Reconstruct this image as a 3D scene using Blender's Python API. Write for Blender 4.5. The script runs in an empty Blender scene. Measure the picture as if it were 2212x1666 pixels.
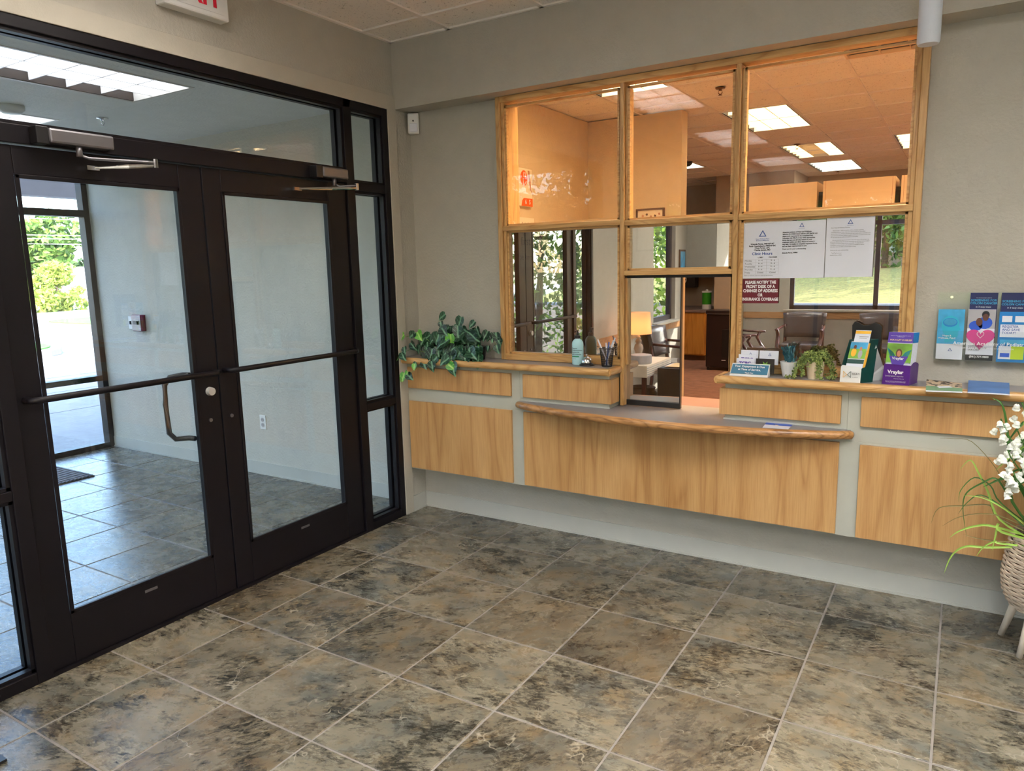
import bpy, math, random
import numpy as np
from mathutils import Vector, Matrix
random.seed(7)
SC = bpy.context.scene
COL = SC.collection
# ------------------------------------------------------------------ camera
CAM = np.array([3.0511, -3.7689, 1.5987]); YAW, PIT, ROL, FPX = 0.5555030, -0.1608570, -0.0236745, 1571.292
cy_, sy_, cp_, sp_ = math.cos(YAW), math.sin(YAW), math.cos(PIT), math.sin(PIT)
FW = np.array([-sy_*cp_, cy_*cp_, sp_]); R0 = np.array([cy_, sy_, 0.0]); U0 = np.cross(R0, FW)
RT = math.cos(ROL)*R0 + math.sin(ROL)*U0
UP = -math.sin(ROL)*R0 + math.cos(ROL)*U0
cam = bpy.data.cameras.new('camera'); co = bpy.data.objects.new('camera', cam); COL.objects.link(co)
M = Matrix(((RT[0], UP[0], -FW[0], CAM[0]), (RT[1], UP[1], -FW[1], CAM[1]), (RT[2], UP[2], -FW[2], CAM[2]), (0, 0, 0, 1)))
co.matrix_world = M
cam.sensor_width = 36; cam.sensor_fit = 'HORIZONTAL'; cam.lens = 36*FPX/2212; cam.clip_start = .05; cam.clip_end = 400
SC.camera = co
# ------------------------------------------------------------------ light of the place
SC.view_settings.view_transform = 'Standard'; SC.view_settings.look = 'None'; SC.view_settings.gamma = 1
SC.view_settings.exposure = 1.2
SC.view_settings.use_curve_mapping = False
W = bpy.data.worlds.new('world'); SC.world = W; W.use_nodes = True
wn = W.node_tree; wn.nodes.clear()
sky = wn.nodes.new('ShaderNodeTexSky'); sky.sky_type = 'NISHITA'; sky.sun_disc = False
sky.sun_elevation = math.radians(36); sky.sun_rotation = math.radians(135); sky.air_density = 1.0; sky.dust_density = 2.0; sky.ozone_density = 1.0
hsv = wn.nodes.new('ShaderNodeHueSaturation'); hsv.inputs['Saturation'].default_value = 1.05
bg = wn.nodes.new('ShaderNodeBackground'); bg.inputs[1].default_value = .85
wo = wn.nodes.new('ShaderNodeOutputWorld')
wn.links.new(sky.outputs[0], hsv.inputs['Color']); wn.links.new(hsv.outputs[0], bg.inputs[0]); wn.links.new(bg.outputs[0], wo.inputs[0])
sl = bpy.data.lights.new('sun', 'SUN'); sl.energy = 6.5; sl.angle = .01; sl.color = (1, .95, .86)
so = bpy.data.objects.new('sun', sl); COL.objects.link(so)
so.rotation_euler = Vector((-.60, .60, -.50)).to_track_quat('-Z', 'Y').to_euler()
def portal(name, loc, sx, sy, direction):
    l = bpy.data.lights.new(name, 'AREA'); l.shape = 'RECTANGLE'; l.size = sx; l.size_y = sy; l.cycles.is_portal = True
    o = bpy.data.objects.new(name, l); COL.objects.link(o); o.location = loc
    o.rotation_euler = Vector(direction).to_track_quat('-Z', 'Z').to_euler()
portal('portal', (3.3, -7.62, 1.7), 4.6, 1.7, (0, 1, 0))
portal('portal.001', (-3.9, -1.5, 1.4), 2.9, 2.6, (1, 0, 0))
portal('portal.002', (-1.9, -3.15, 1.4), 3.6, 2.6, (0, 1, 0))
CY = SC.cycles
CY.max_bounces = 9; CY.diffuse_bounces = 4; CY.glossy_bounces = 5; CY.transparent_max_bounces = 16; CY.transmission_bounces = 4
CY.caustics_reflective = False; CY.caustics_refractive = False; CY.sample_clamp_indirect = 6
E_LOBBY, E_OFFICE, E_VEST = 8.0, 5.5, 2.4
E_LOBBY_ADD, E_OFFICE_ADD = 20.0, 30.0  # strengths of the unseen troffers added to brighten lobby and office

# ------------------------------------------------------------------ helpers
def P(px, py, ax, v):
    d = ((px-1106)*RT - (py-833)*UP)/FPX + FW
    t = (v-CAM[ax])/d[ax]
    return tuple(CAM + t*d)
def wloc(o):
    v = Vector((0, 0, 0))
    while o is not None:
        v += o.location; o = o.parent
    return v
def tag(o, label=None, cat=None, group=None, kind=None):
    if label: o['label'] = label
    if cat: o['category'] = cat
    if group: o['group'] = group
    if kind: o['kind'] = kind
    return o
def empty(name, loc, label=None, cat=None, group=None, kind=None):
    o = bpy.data.objects.new(name, None); COL.objects.link(o); o.location = loc; o.empty_display_size = .05
    return tag(o, label, cat, group, kind)
class MB:
    def __init__(s): s.v = []; s.f = []; s.mi = []; s.m = 0
    def add(s, vs, fs):
        n = len(s.v); s.v += [tuple(map(float, a)) for a in vs]; s.f += [tuple(n+i for i in f) for f in fs]; s.mi += [s.m]*len(fs); return s
    def box(s, x0, x1, y0, y1, z0, z1):
        if x0 > x1: x0, x1 = x1, x0
        if y0 > y1: y0, y1 = y1, y0
        if z0 > z1: z0, z1 = z1, z0
        return s.add([(x0,y0,z0),(x1,y0,z0),(x1,y1,z0),(x0,y1,z0),(x0,y0,z1),(x1,y0,z1),(x1,y1,z1),(x0,y1,z1)],
            [(0,3,2,1),(4,5,6,7),(0,1,5,4),(1,2,6,5),(2,3,7,6),(3,0,4,7)])
    def prism(s, pts, z0, z1, axis='z'):   # pts: 2-D outline counter-clockwise
        n = len(pts)
        def q(a, b, c):
            return (a, b, c) if axis == 'z' else ((a, c, b) if axis == 'y' else (c, a, b))
        vs = [q(a, b, z0) for a, b in pts] + [q(a, b, z1) for a, b in pts]
        fs = [tuple(range(n-1, -1, -1)), tuple(range(n, 2*n))] + [(i, (i+1) % n, n+(i+1) % n, n+i) for i in range(n)]
        if axis == 'y': fs = [tuple(reversed(f)) for f in fs]
        return s.add(vs, fs)
    def cyl(s, p0, p1, r0, r1=None, n=16, caps=True):
        r1 = r0 if r1 is None else r1
        p0, p1 = Vector(p0), Vector(p1); d = (p1-p0).normalized()
        a = d.orthogonal().normalized(); b = d.cross(a)
        vs = []
        for p, r in ((p0, r0), (p1, r1)):
            for i in range(n):
                t = 2*math.pi*i/n; vs.append(p + a*r*math.cos(t) + b*r*math.sin(t))
        fs = [(i, (i+1) % n, n+(i+1) % n, n+i) for i in range(n)]
        if caps: fs += [tuple(range(n-1, -1, -1)), tuple(range(n, 2*n))]
        return s.add(vs, fs)
    def lathe(s, prof, c=(0, 0, 0), n=24, close=True):
        vs = []
        for r, z in prof:
            for i in range(n):
                t = 2*math.pi*i/n; vs.append((c[0]+r*math.cos(t), c[1]+r*math.sin(t), c[2]+z))
        fs = []
        for k in range(len(prof)-1):
            for i in range(n): fs.append((k*n+i, k*n+(i+1) % n, (k+1)*n+(i+1) % n, (k+1)*n+i))
        if close: fs += [tuple(range(n-1, -1, -1)), tuple((len(prof)-1)*n+i for i in range(n))]
        return s.add(vs, fs)
    def sweep(s, pts, rs, n=8, up=(0, 0, 1)):   # rs: radius or (w,h) per point
        pts = [Vector(p) for p in pts]; up = Vector(up); vs = []
        if not isinstance(rs, list): rs = [rs]*len(pts)
        for i, p in enumerate(pts):
            d = (pts[min(i+1, len(pts)-1)] - pts[max(i-1, 0)]).normalized()
            a = d.cross(up)
            if a.length < 1e-3: a = d.cross(Vector((1, 0, .01)))
            a.normalize(); b = a.cross(d)
            w, h = rs[i] if isinstance(rs[i], tuple) else (rs[i], rs[i])
            for k in range(n):
                t = 2*math.pi*(k+.5)/n; vs.append(p + a*w*math.cos(t) + b*h*math.sin(t))
        fs = [(j*n+k, j*n+(k+1) % n, (j+1)*n+(k+1) % n, (j+1)*n+k) for j in range(len(pts)-1) for k in range(n)]
        fs += [tuple(range(n-1, -1, -1)), tuple((len(pts)-1)*n+k for k in range(n))]
        return s.add(vs, fs)
    def quad(s, a, b, c, d): return s.add([a, b, c, d], [(0, 1, 2, 3)])
    def build(s, name, mat, parent=None, origin=None, smooth=False, bev=0, seg=2):
        off = wloc(parent) if parent is not None else Vector(origin or (0, 0, 0))
        if parent is not None and origin is not None:
            loc = Vector(origin) - off; off = Vector(origin)
        else: loc = Vector((0, 0, 0)) if parent is not None else off
        me = bpy.data.meshes.new(name)
        arr = np.array(s.v, float) - np.array(off)
        me.from_pydata(arr.tolist(), [], s.f)
        mats = mat if isinstance(mat, (list, tuple)) else [mat]
        for m in mats: me.materials.append(m)
        if len(mats) > 1: me.polygons.foreach_set('material_index', s.mi)
        if smooth: me.polygons.foreach_set('use_smooth', [True]*len(me.polygons))
        me.update()
        o = bpy.data.objects.new(name, me); COL.objects.link(o); o.location = loc
        if parent is not None: o.parent = parent
        if bev:
            b = o.modifiers.new('bevel', 'BEVEL'); b.width = bev; b.segments = seg; b.limit_method = 'ANGLE'; b.angle_limit = .6
            b.harden_normals = False
        return o
def box(name, b, mat, parent=None, **k): return MB().box(*b).build(name, mat, parent, **k)
def slab_v(sx, sy, t, bv):     # tile lying flat, top at z=0, bevelled rim
    x, y = sx/2, sy/2; i = bv
    vs = [(-x,-y,-t),(x,-y,-t),(x,y,-t),(-x,y,-t),(-x,-y,-bv*.6),(x,-y,-bv*.6),(x,y,-bv*.6),(-x,y,-bv*.6),(-x+i,-y+i,0),(x-i,-y+i,0),(x-i,y-i,0),(-x+i,y-i,0)]
    fs = [(0,3,2,1),(0,1,5,4),(1,2,6,5),(2,3,7,6),(3,0,4,7),(4,5,9,8),(5,6,10,9),(6,7,11,10),(7,4,8,11),(8,9,10,11)]
    return vs, fs
_mc = {}
def share(name, key, fn, mat, parent, loc, rot=None, scale=None):
    if key not in _mc:
        vs, fs = fn(); me = bpy.data.meshes.new(name); me.from_pydata([tuple(map(float, v)) for v in vs], [], fs); me.materials.append(mat); _mc[key] = me
    o = bpy.data.objects.new(name, _mc[key]); COL.objects.link(o)
    if parent is not None: o.parent = parent; loc = Vector(loc) - wloc(parent)
    o.location = loc
    if rot: o.rotation_euler = rot
    if scale: o.scale = scale
    return o
def copy_tree(o, parent=None):
    c = o.copy(); COL.objects.link(c); c.parent = parent
    for ch in list(o.children): copy_tree(ch, c)
    return c

def text(s, size, loc, mat, parent, rot=(math.pi/2, 0, 0), align='CENTER', bold=0, name='lettering', width=1.0, line=1.0):
    cu = bpy.data.curves.new(name, 'FONT'); cu.body = s; cu.size = size; cu.align_x = align; cu.align_y = 'TOP_BASELINE'
    cu.offset = bold; cu.space_line = line; cu.resolution_u = 2; cu.materials.append(mat)
    o = bpy.data.objects.new(name, cu); COL.objects.link(o)
    o.parent = parent; o.location = Vector(loc) - wloc(parent); o.rotation_euler = rot; o.scale = (width, 1, 1)
    TEXTS.append(o)
    return o
TEXTS = []
def bake_texts():      # every lettering becomes a plain mesh part
    bpy.context.view_layer.update(); dg = bpy.context.evaluated_depsgraph_get(); done = []
    for o in TEXTS: done.append((o, bpy.data.meshes.new_from_object(o.evaluated_get(dg), depsgraph=dg)))
    for o, me in done:
        n = o.name; p = o.parent; l, r, sc = o.location.copy(), o.rotation_euler.copy(), o.scale.copy(); base = n.split('.')[0]
        bpy.data.objects.remove(o); me.name = base
        q = bpy.data.objects.new(base, me); COL.objects.link(q); q.parent = p; q.location = l; q.rotation_euler = r; q.scale = sc
# ------------------------------------------------------------------ materials
def srgb(r, g, b):
    f = lambda c: (c/255/12.92) if c/255 <= .04045 else ((c/255+.055)/1.055)**2.4
    return (f(r), f(g), f(b), 1)
def newmat(name):
    m = bpy.data.materials.new(name); m.use_nodes = True; nt = m.node_tree
    return m, nt, nt.nodes['Principled BSDF']
def N(nt, t, **k):
    n = nt.nodes.new(t)
    for a, b in k.items():
        if a in n.inputs.keys() if hasattr(n.inputs, 'keys') else False: n.inputs[a].default_value = b
        else: setattr(n, a, b)
    return n
def ramp(nt, stops, src):
    r = nt.nodes.new('ShaderNodeValToRGB'); e = r.color_ramp.elements
    while len(e) > 1: e.remove(e[0])
    e[0].position = stops[0][0]; e[0].color = stops[0][1]
    for p, c in stops[1:]:
        x = e.new(p); x.color = c
    nt.links.new(src, r.inputs[0]); return r
def noise(nt, vec, scale, detail=3, rough=.55, dist=0):
    n = nt.nodes.new('ShaderNodeTexNoise'); n.inputs['Scale'].default_value = scale; n.inputs['Detail'].default_value = detail
    n.inputs['Roughness'].default_value = rough; n.inputs['Distortion'].default_value = dist
    if vec is not None: nt.links.new(vec, n.inputs['Vector'])
    return n
def mapping(nt, src, scale=(1, 1, 1), rot=(0, 0, 0)):
    m = nt.nodes.new('ShaderNodeMapping'); m.inputs['Scale'].default_value = scale; m.inputs['Rotation'].default_value = rot
    nt.links.new(src, m.inputs['Vector']); return m
def bump(nt, h, strength, dist, p):
    b = nt.nodes.new('ShaderNodeBump'); b.inputs['Strength'].default_value = strength; b.inputs['Distance'].default_value = dist
    nt.links.new(h, b.inputs['Height']); nt.links.new(b.outputs[0], p.inputs['Normal']); return b
def mixc(nt, fac, a, b, mode='MIX'):
    m = nt.nodes.new('ShaderNodeMix'); m.data_type = 'RGBA'; m.blend_type = mode
    for i, v in ((0, fac), (6, a), (7, b)):
        if isinstance(v, (int, float, tuple)): m.inputs[i].default_value = v
        else: nt.links.new(v, m.inputs[i])
    return m.outputs[2]
def plain(name, col, rough=.5, metal=0, vary=.06, bscale=0, bstr=0, spec=None, coat=0, trans=0):
    m, nt, p = newmat(name)
    tc = nt.nodes.new('ShaderNodeTexCoord')
    n = noise(nt, tc.outputs['Object'], 9, 3)
    a = tuple(c*(1-vary) for c in col[:3])+(1,); b = tuple(min(1, c*(1+vary)) for c in col[:3])+(1,)
    r = ramp(nt, [(.3, a), (.7, b)], n.outputs[0]); nt.links.new(r.outputs[0], p.inputs['Base Color'])
    p.inputs['Roughness'].default_value = rough; p.inputs['Metallic'].default_value = metal
    if spec is not None: p.inputs['Specular IOR Level'].default_value = spec
    if coat: p.inputs['Coat Weight'].default_value = coat; p.inputs['Coat Roughness'].default_value = .08
    if trans: p.inputs['Transmission Weight'].default_value = trans
    if bscale:
        n2 = noise(nt, tc.outputs['Object'], bscale, 4); bump(nt, n2.outputs[0], bstr, .01, p)
    return m
def paint(name, col, bs=70, st=.35): return plain(name, col, .62, 0, .03, bs, st, spec=.3)
def wood(name, light, dark, axis='z', rough=.35, scale=1.0, bands=24, contrast=1.0):
    dark = tuple(l+(d-l)*contrast for l, d in zip(light, dark))
    m, nt, p = newmat(name)
    tc = nt.nodes.new('ShaderNodeTexCoord'); oi = nt.nodes.new('ShaderNodeObjectInfo')
    ad = nt.nodes.new('ShaderNodeVectorMath'); ad.operation = 'ADD'
    sc = nt.nodes.new('ShaderNodeVectorMath'); sc.operation = 'SCALE'; sc.inputs[0].default_value = (7.3, 3.1, 5.7)
    nt.links.new(oi.outputs['Random'], sc.inputs['Scale']); nt.links.new(tc.outputs['Object'], ad.inputs[0]); nt.links.new(sc.outputs[0], ad.inputs[1])
    s = {'z': (1, 1, .13), 'x': (.13, 1, 1), 'y': (1, .13, 1)}[axis]
    mp = mapping(nt, ad.outputs[0], tuple(a*scale for a in s))
    n1 = noise(nt, mp.outputs[0], 4.2, 2, .5, .4)
    mul = nt.nodes.new('ShaderNodeMath'); mul.operation = 'MULTIPLY'; mul.inputs[1].default_value = bands; nt.links.new(n1.outputs[0], mul.inputs[0])
    fr = nt.nodes.new('ShaderNodeMath'); fr.operation = 'PINGPONG'; fr.inputs[1].default_value = 1; nt.links.new(mul.outputs[0], fr.inputs[0])
    s2 = {'z': (1, 1, .03), 'x': (.03, 1, 1), 'y': (1, .03, 1)}[axis]
    mp2 = mapping(nt, ad.outputs[0], s2); n2 = noise(nt, mp2.outputs[0], 190, 3, .6)
    mp3 = mapping(nt, ad.outputs[0], s); n3 = noise(nt, mp3.outputs[0], 3.0, 3, .6)
    c1 = ramp(nt, [(0, dark), (.35, tuple(.35*a+.65*b for a, b in zip(dark, light))), (1, light)], fr.outputs[0])
    c2 = mixc(nt, .35, c1.outputs[0], ramp(nt, [(.35, dark), (.6, light)], n2.outputs[0]).outputs[0])
    c3 = mixc(nt, .6, c2, ramp(nt, [(.3, (.72, .68, .62, 1)), (.7, (1, 1, 1, 1))], n3.outputs[0]).outputs[0], 'MULTIPLY')
    nt.links.new(c3, p.inputs['Base Color']); p.inputs['Roughness'].default_value = rough
    bump(nt, n2.outputs[0], .12, .002, p)
    return m
def emis(name, col, st):
    m, nt, p = newmat(name)
    p.inputs['Base Color'].default_value = (.9, .9, .9, 1); p.inputs['Emission Color'].default_value = col; p.inputs['Emission Strength'].default_value = st
    return m
def glassm(name, tint, refl, rough=0.0, fres=None):
    m, nt, p = newmat(name); nt.nodes.remove(p); out = [n for n in nt.nodes if n.type == 'OUTPUT_MATERIAL'][0]
    t = nt.nodes.new('ShaderNodeBsdfTransparent'); t.inputs[0].default_value = tint
    g = nt.nodes.new('ShaderNodeBsdfGlossy'); g.inputs[0].default_value = refl; g.inputs['Roughness'].default_value = rough
    a = nt.nodes.new('ShaderNodeAddShader'); nt.links.new(t.outputs[0], a.inputs[0]); nt.links.new(g.outputs[0], a.inputs[1])
    nt.links.new(a.outputs[0], out.inputs[0]); return m

def slate():
    m, nt, p = newmat('slate_tile')
    tc = nt.nodes.new('ShaderNodeTexCoord'); oi = nt.nodes.new('ShaderNodeObjectInfo')
    rot = nt.nodes.new('ShaderNodeVectorRotate'); rot.rotation_type = 'Z_AXIS'
    q = nt.nodes.new('ShaderNodeMath'); q.operation = 'MULTIPLY_ADD'; q.inputs[1].default_value = 1.2; q.inputs[2].default_value = -1.0
    nt.links.new(oi.outputs['Random'], q.inputs[0]); nt.links.new(tc.outputs['Object'], rot.inputs['Vector']); nt.links.new(q.outputs[0], rot.inputs['Angle'])
    sc = nt.nodes.new('ShaderNodeVectorMath'); sc.operation = 'SCALE'; sc.inputs[0].default_value = (37.3, 53.1, 15.7); nt.links.new(oi.outputs['Random'], sc.inputs['Scale'])
    ad = nt.nodes.new('ShaderNodeVectorMath'); ad.operation = 'ADD'; nt.links.new(rot.outputs[0], ad.inputs[0]); nt.links.new(sc.outputs[0], ad.inputs[1])
    v = mapping(nt, ad.outputs[0], (1, 1.35, 1)).outputs[0]
    big = noise(nt, v, 4.0, 5, .6, .3); mid = noise(nt, v, 9, 10, .72, .35); fine = noise(nt, mapping(nt, ad.outputs[0], (1, 2.2, 1)).outputs[0], 30, 9, .78, .5); och = noise(nt, v, 6.5, 5, .62, .4); msk = noise(nt, ad.outputs[0], 3.2, 3, .5)
    base = ramp(nt, [(.34, srgb(104, 106, 101)), (.48, srgb(128, 122, 107)), (.60, srgb(136, 131, 117)), (.72, srgb(118, 108, 96))], big.outputs[0]).outputs[0]
    o2 = mixc(nt, ramp(nt, [(.50, (0, 0, 0, 1)), (.68, (.5, .5, .5, 1))], och.outputs[0]).outputs[0], base, srgb(138, 112, 70))
    def comb(x, y, wx, wy):
        a1 = nt.nodes.new('ShaderNodeMath'); a1.operation = 'MULTIPLY'; a1.inputs[1].default_value = wx; nt.links.new(x, a1.inputs[0])
        a2 = nt.nodes.new('ShaderNodeMath'); a2.operation = 'MULTIPLY_ADD'; a2.inputs[1].default_value = wy; nt.links.new(y, a2.inputs[0]); nt.links.new(a1.outputs[0], a2.inputs[2]); return a2.outputs[0]
    fleck = comb(comb(fine.outputs[0], mid.outputs[0], .50, .30), msk.outputs[0], 1.0, .20)
    dk = ramp(nt, [(.43, (.95, .95, .95, 1)), (.475, (.5, .5, .5, 1)), (.51, (0, 0, 0, 1))], fleck).outputs[0]
    o3 = mixc(nt, dk, o2, srgb(46, 45, 41))
    warm = noise(nt, v, 3.1, 4, .6); o3b = mixc(nt, ramp(nt, [(.54, (0, 0, 0, 1)), (.7, (.35, .35, .35, 1))], warm.outputs[0]).outputs[0], o3, srgb(84, 68, 54))
    lt = ramp(nt, [(.545, (0, 0, 0, 1)), (.63, (.6, .6, .6, 1))], comb(fine.outputs[0], big.outputs[0], .7, .3)).outputs[0]
    o4b = mixc(nt, lt, o3b, srgb(164, 156, 138))
    tint = ramp(nt, [(0, (.60, .56, .50, 1)), (.5, (.74, .735, .70, 1)), (1, (.88, .87, .82, 1))], oi.outputs['Random']).outputs[0]
    o5 = mixc(nt, 1.0, o4b, tint, 'MULTIPLY')
    vo = nt.nodes.new('ShaderNodeTexVoronoi'); vo.feature = 'DISTANCE_TO_EDGE'; vo.inputs['Scale'].default_value = 3.0
    wv = noise(nt, ad.outputs[0], 5, 3); wa = nt.nodes.new('ShaderNodeVectorMath'); wa.operation = 'MULTIPLY_ADD'; wa.inputs[1].default_value = (.5, .5, .5)
    nt.links.new(wv.outputs['Color'], wa.inputs[0]); nt.links.new(ad.outputs[0], wa.inputs[2]); nt.links.new(wa.outputs[0], vo.inputs['Vector'])
    gate = ramp(nt, [(.55, (0, 0, 0, 1)), (.6, (1, 1, 1, 1))], noise(nt, ad.outputs[0], 5.6, 2).outputs[0]).outputs[0]
    vein = ramp(nt, [(0, (1, 1, 1, 1)), (.014, (0, 0, 0, 1))], vo.outputs['Distance']).outputs[0]
    vg = mixc(nt, 1.0, vein, gate, 'MULTIPLY')
    vf = mixc(nt, 1.0, vg, (.55, .55, .55, 1), 'MULTIPLY')
    o6 = mixc(nt, vf, o5, srgb(178, 170, 152))
    nt.links.new(o6, p.inputs['Base Color'])
    rr = ramp(nt, [(.3, (.20, .20, .20, 1)), (.7, (.34, .34, .34, 1))], mid.outputs[0]); nt.links.new(rr.outputs[0], p.inputs['Roughness'])
    hs = nt.nodes.new('ShaderNodeMath'); hs.operation = 'MULTIPLY_ADD'; hs.inputs[1].default_value = .5
    nt.links.new(vg, hs.inputs[0]); nt.links.new(mid.outputs[0], hs.inputs[2])
    hs2 = nt.nodes.new('ShaderNodeMath'); hs2.operation = 'MULTIPLY_ADD'; hs2.inputs[1].default_value = .3; nt.links.new(fine.outputs[0], hs2.inputs[0]); nt.links.new(hs.outputs[0], hs2.inputs[2])
    bump(nt, hs2.outputs[0], .30, .005, p)
    return m
def acoustic(name, col):
    m, nt, p = newmat(name)
    tc = nt.nodes.new('ShaderNodeTexCoord'); oi = nt.nodes.new('ShaderNodeObjectInfo')
    ad = nt.nodes.new('ShaderNodeVectorMath'); ad.operation = 'ADD'; nt.links.new(tc.outputs['Object'], ad.inputs[0]); nt.links.new(oi.outputs['Random'], ad.inputs[1])
    a = noise(nt, ad.outputs[0], 26, 3, .7, 2.2); b = noise(nt, ad.outputs[0], 95, 2, .7)
    c1 = ramp(nt, [(.33, (.28, .26, .22, 1)), (.38, (1, 1, 1, 1))], a.outputs[0]).outputs[0]
    c2 = ramp(nt, [(.28, (.4, .38, .34, 1)), (.36, (1, 1, 1, 1))], b.outputs[0]).outputs[0]
    c = mixc(nt, 1.0, mixc(nt, .75, col, c1, 'MULTIPLY'), c2, 'MULTIPLY')
    nt.links.new(c, p.inputs['Base Color']); p.inputs['Roughness'].default_value = .9; bump(nt, a.outputs[0], .3, .004, p); return m
def leafm(name, dark, light, vein):
    m, nt, p = newmat(name)
    tc = nt.nodes.new('ShaderNodeTexCoord'); oi = nt.nodes.new('ShaderNodeObjectInfo')
    base = mixc(nt, oi.outputs['Random'], dark, light)
    w = nt.nodes.new('ShaderNodeTexWave'); w.inputs['Scale'].default_value = 20; w.inputs['Distortion'].default_value = 5; w.bands_direction = 'DIAGONAL'
    nt.links.new(tc.outputs['Object'], w.inputs['Vector'])
    sep = nt.nodes.new('ShaderNodeSeparateXYZ'); nt.links.new(tc.outputs['Object'], sep.inputs[0])
    ab = nt.nodes.new('ShaderNodeMath'); ab.operation = 'ABSOLUTE'; nt.links.new(sep.outputs[0], ab.inputs[0])
    f = ramp(nt, [(0.0, (.9, .9, .9, 1)), (.003, (.9, .9, .9, 1)), (.006, (0, 0, 0, 1))], ab.outputs[0]).outputs[0]
    f2 = ramp(nt, [(.88, (0, 0, 0, 1)), (.97, (.35, .35, .35, 1))], w.outputs[0]).outputs[0]
    ff = mixc(nt, 1.0, f, f2, 'LIGHTEN')
    nt.links.new(mixc(nt, ff, base, vein), p.inputs['Base Color']); p.inputs['Roughness'].default_value = .38
    return m
def foliagem(name, a, b, tr=.25):
    m, nt, p = newmat(name)
    g = nt.nodes.new('ShaderNodeNewGeometry'); r = ramp(nt, [(0, a), (1, b)], g.outputs['Random Per Island'])
    nt.links.new(r.outputs[0], p.inputs['Base Color']); p.inputs['Roughness'].default_value = .55
    out = [n for n in nt.nodes if n.type == 'OUTPUT_MATERIAL'][0]
    t = nt.nodes.new('ShaderNodeBsdfTranslucent'); nt.links.new(r.outputs[0], t.inputs[0])
    mx = nt.nodes.new('ShaderNodeMixShader'); mx.inputs[0].default_value = tr
    nt.links.new(p.outputs[0], mx.inputs[1]); nt.links.new(t.outputs[0], mx.inputs[2]); nt.links.new(mx.outputs[0], out.inputs[0])
    return m
K = {}
K['wall'] = paint('wall_paint', srgb(180, 175, 163)); K['casing'] = paint('casing_paint', srgb(184, 178, 164), 120, .1)
K['base'] = plain('baseboard_vinyl', srgb(180, 180, 172), .45, 0, .02); K['cab'] = plain('cabinet_paint', srgb(184, 184, 172), .5, 0, .03, 120, .05)
K['vwall'] = paint('vestibule_paint', srgb(192, 189, 178), 55, .5); K['vceil'] = paint('vestibule_ceiling', srgb(232, 232, 228), 60, .3)
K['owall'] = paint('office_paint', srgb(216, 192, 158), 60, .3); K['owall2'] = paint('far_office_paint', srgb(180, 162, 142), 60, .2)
K['oak'] = wood('oak_panel', srgb(212, 168, 112), srgb(176, 126, 74), bands=12, contrast=1.0); K['oakx'] = wood('oak_rail', srgb(218, 176, 116), srgb(176, 126, 68), 'x', scale=2.2); K['oakz'] = wood('oak_stile', srgb(214, 172, 112), srgb(172, 124, 68), 'z', scale=2.2)
K['oaky'] = wood('oak_return', srgb(218, 176, 116), srgb(176, 126, 68), 'y', scale=2.2)
K['oakd'] = wood('oak_nosing', srgb(196, 146, 92), srgb(120, 78, 40), 'x', .28, 2.5)
K['lam'] = plain('grey_laminate', srgb(138, 134, 136), .3, 0, .03, 300, .03)
K['dark'] = plain('dark_bronze', srgb(17, 14, 19), .42, 0, .06, 0, 0, spec=.25); K['darker'] = plain('black_gasket', srgb(14, 12, 14), .6)
K['black'] = plain('black_plastic', srgb(20, 19, 21), .4); K['alu'] = plain('grey_metal', srgb(120, 118, 122), .35, .7)
K['chrome'] = plain('chrome', srgb(225, 225, 228), .06, 1, .01); K['white'] = plain('white_plastic', srgb(226, 226, 224), .4, 0, .02)
K['paper'] = plain('white_paper', srgb(228, 230, 240), .7, 0, .01); K['ink'] = plain('black_ink', srgb(30, 30, 36), .7); K['inkb'] = plain('blue_ink', srgb(64, 92, 160), .7)
K['inkw'] = plain('white_ink', srgb(240, 240, 240), .6); K['red'] = plain('maroon_sign', srgb(104, 18, 38), .4); K['teal'] = plain('teal_sign', srgb(40, 108, 138), .35)
K['navy'] = plain('navy_print', srgb(24, 32, 84), .35); K['blue'] = plain('blue_print', srgb(20, 120, 190), .35); K['cyan'] = plain('cyan_print', srgb(64, 160, 206), .35, 0, .35); K['pink'] = plain('pink_print', srgb(206, 60, 136), .4)
K['lime'] = plain('lime_print', srgb(190, 214, 40), .4); K['purple'] = plain('purple_card', srgb(78, 22, 120), .32); K['violet'] = plain('violet_print', srgb(88, 62, 160), .35); K['turq'] = plain('turquoise_print', srgb(40, 170, 196), .4)
K['dgreen'] = plain('dark_green_card', srgb(14, 62, 56), .4); K['yellow'] = plain('yellow_print', srgb(240, 180, 40), .45); K['skin1'] = plain('print_tan', srgb(190, 130, 96), .5); K['skin2'] = plain('print_brown', srgb(96, 58, 44), .5)
K['fgreen'] = plain('photo_green', srgb(120, 170, 60), .5, 0, .5); K['gold'] = plain('gold_print', srgb(238, 206, 150), .5); K['orange'] = plain('orange_print', srgb(236, 96, 30), .5)
K['cream'] = plain('cream_board', srgb(240, 222, 196), .55); K['greyp'] = plain('grey_print', srgb(170, 168, 172), .5); K['royal'] = plain('royal_print', srgb(40, 84, 190), .4)
K['exitred'] = plain('exit_red', srgb(224, 26, 56), .5); K['slate'] = slate(); K['grout'] = plain('grout', srgb(138, 132, 126), .85, 0, .12, 160, .3)
K['acoust'] = acoustic('acoustic_tile', srgb(242, 236, 228)); K['tbar'] = plain('ceiling_grid', srgb(236, 228, 220), .5, 0, .01); K['leaf'] = leafm('ivy_leaf', srgb(7, 28, 20), srgb(20, 64, 36), srgb(120, 165, 130)); K['leafy'] = leafm('young_leaf', srgb(60, 140, 50), srgb(110, 184, 70), srgb(176, 214, 120))
K['stem'] = plain('green_stem', srgb(120, 150, 80), .6); K['brown'] = plain('brown_pot', srgb(96, 66, 44), .7, 0, .2)
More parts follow.
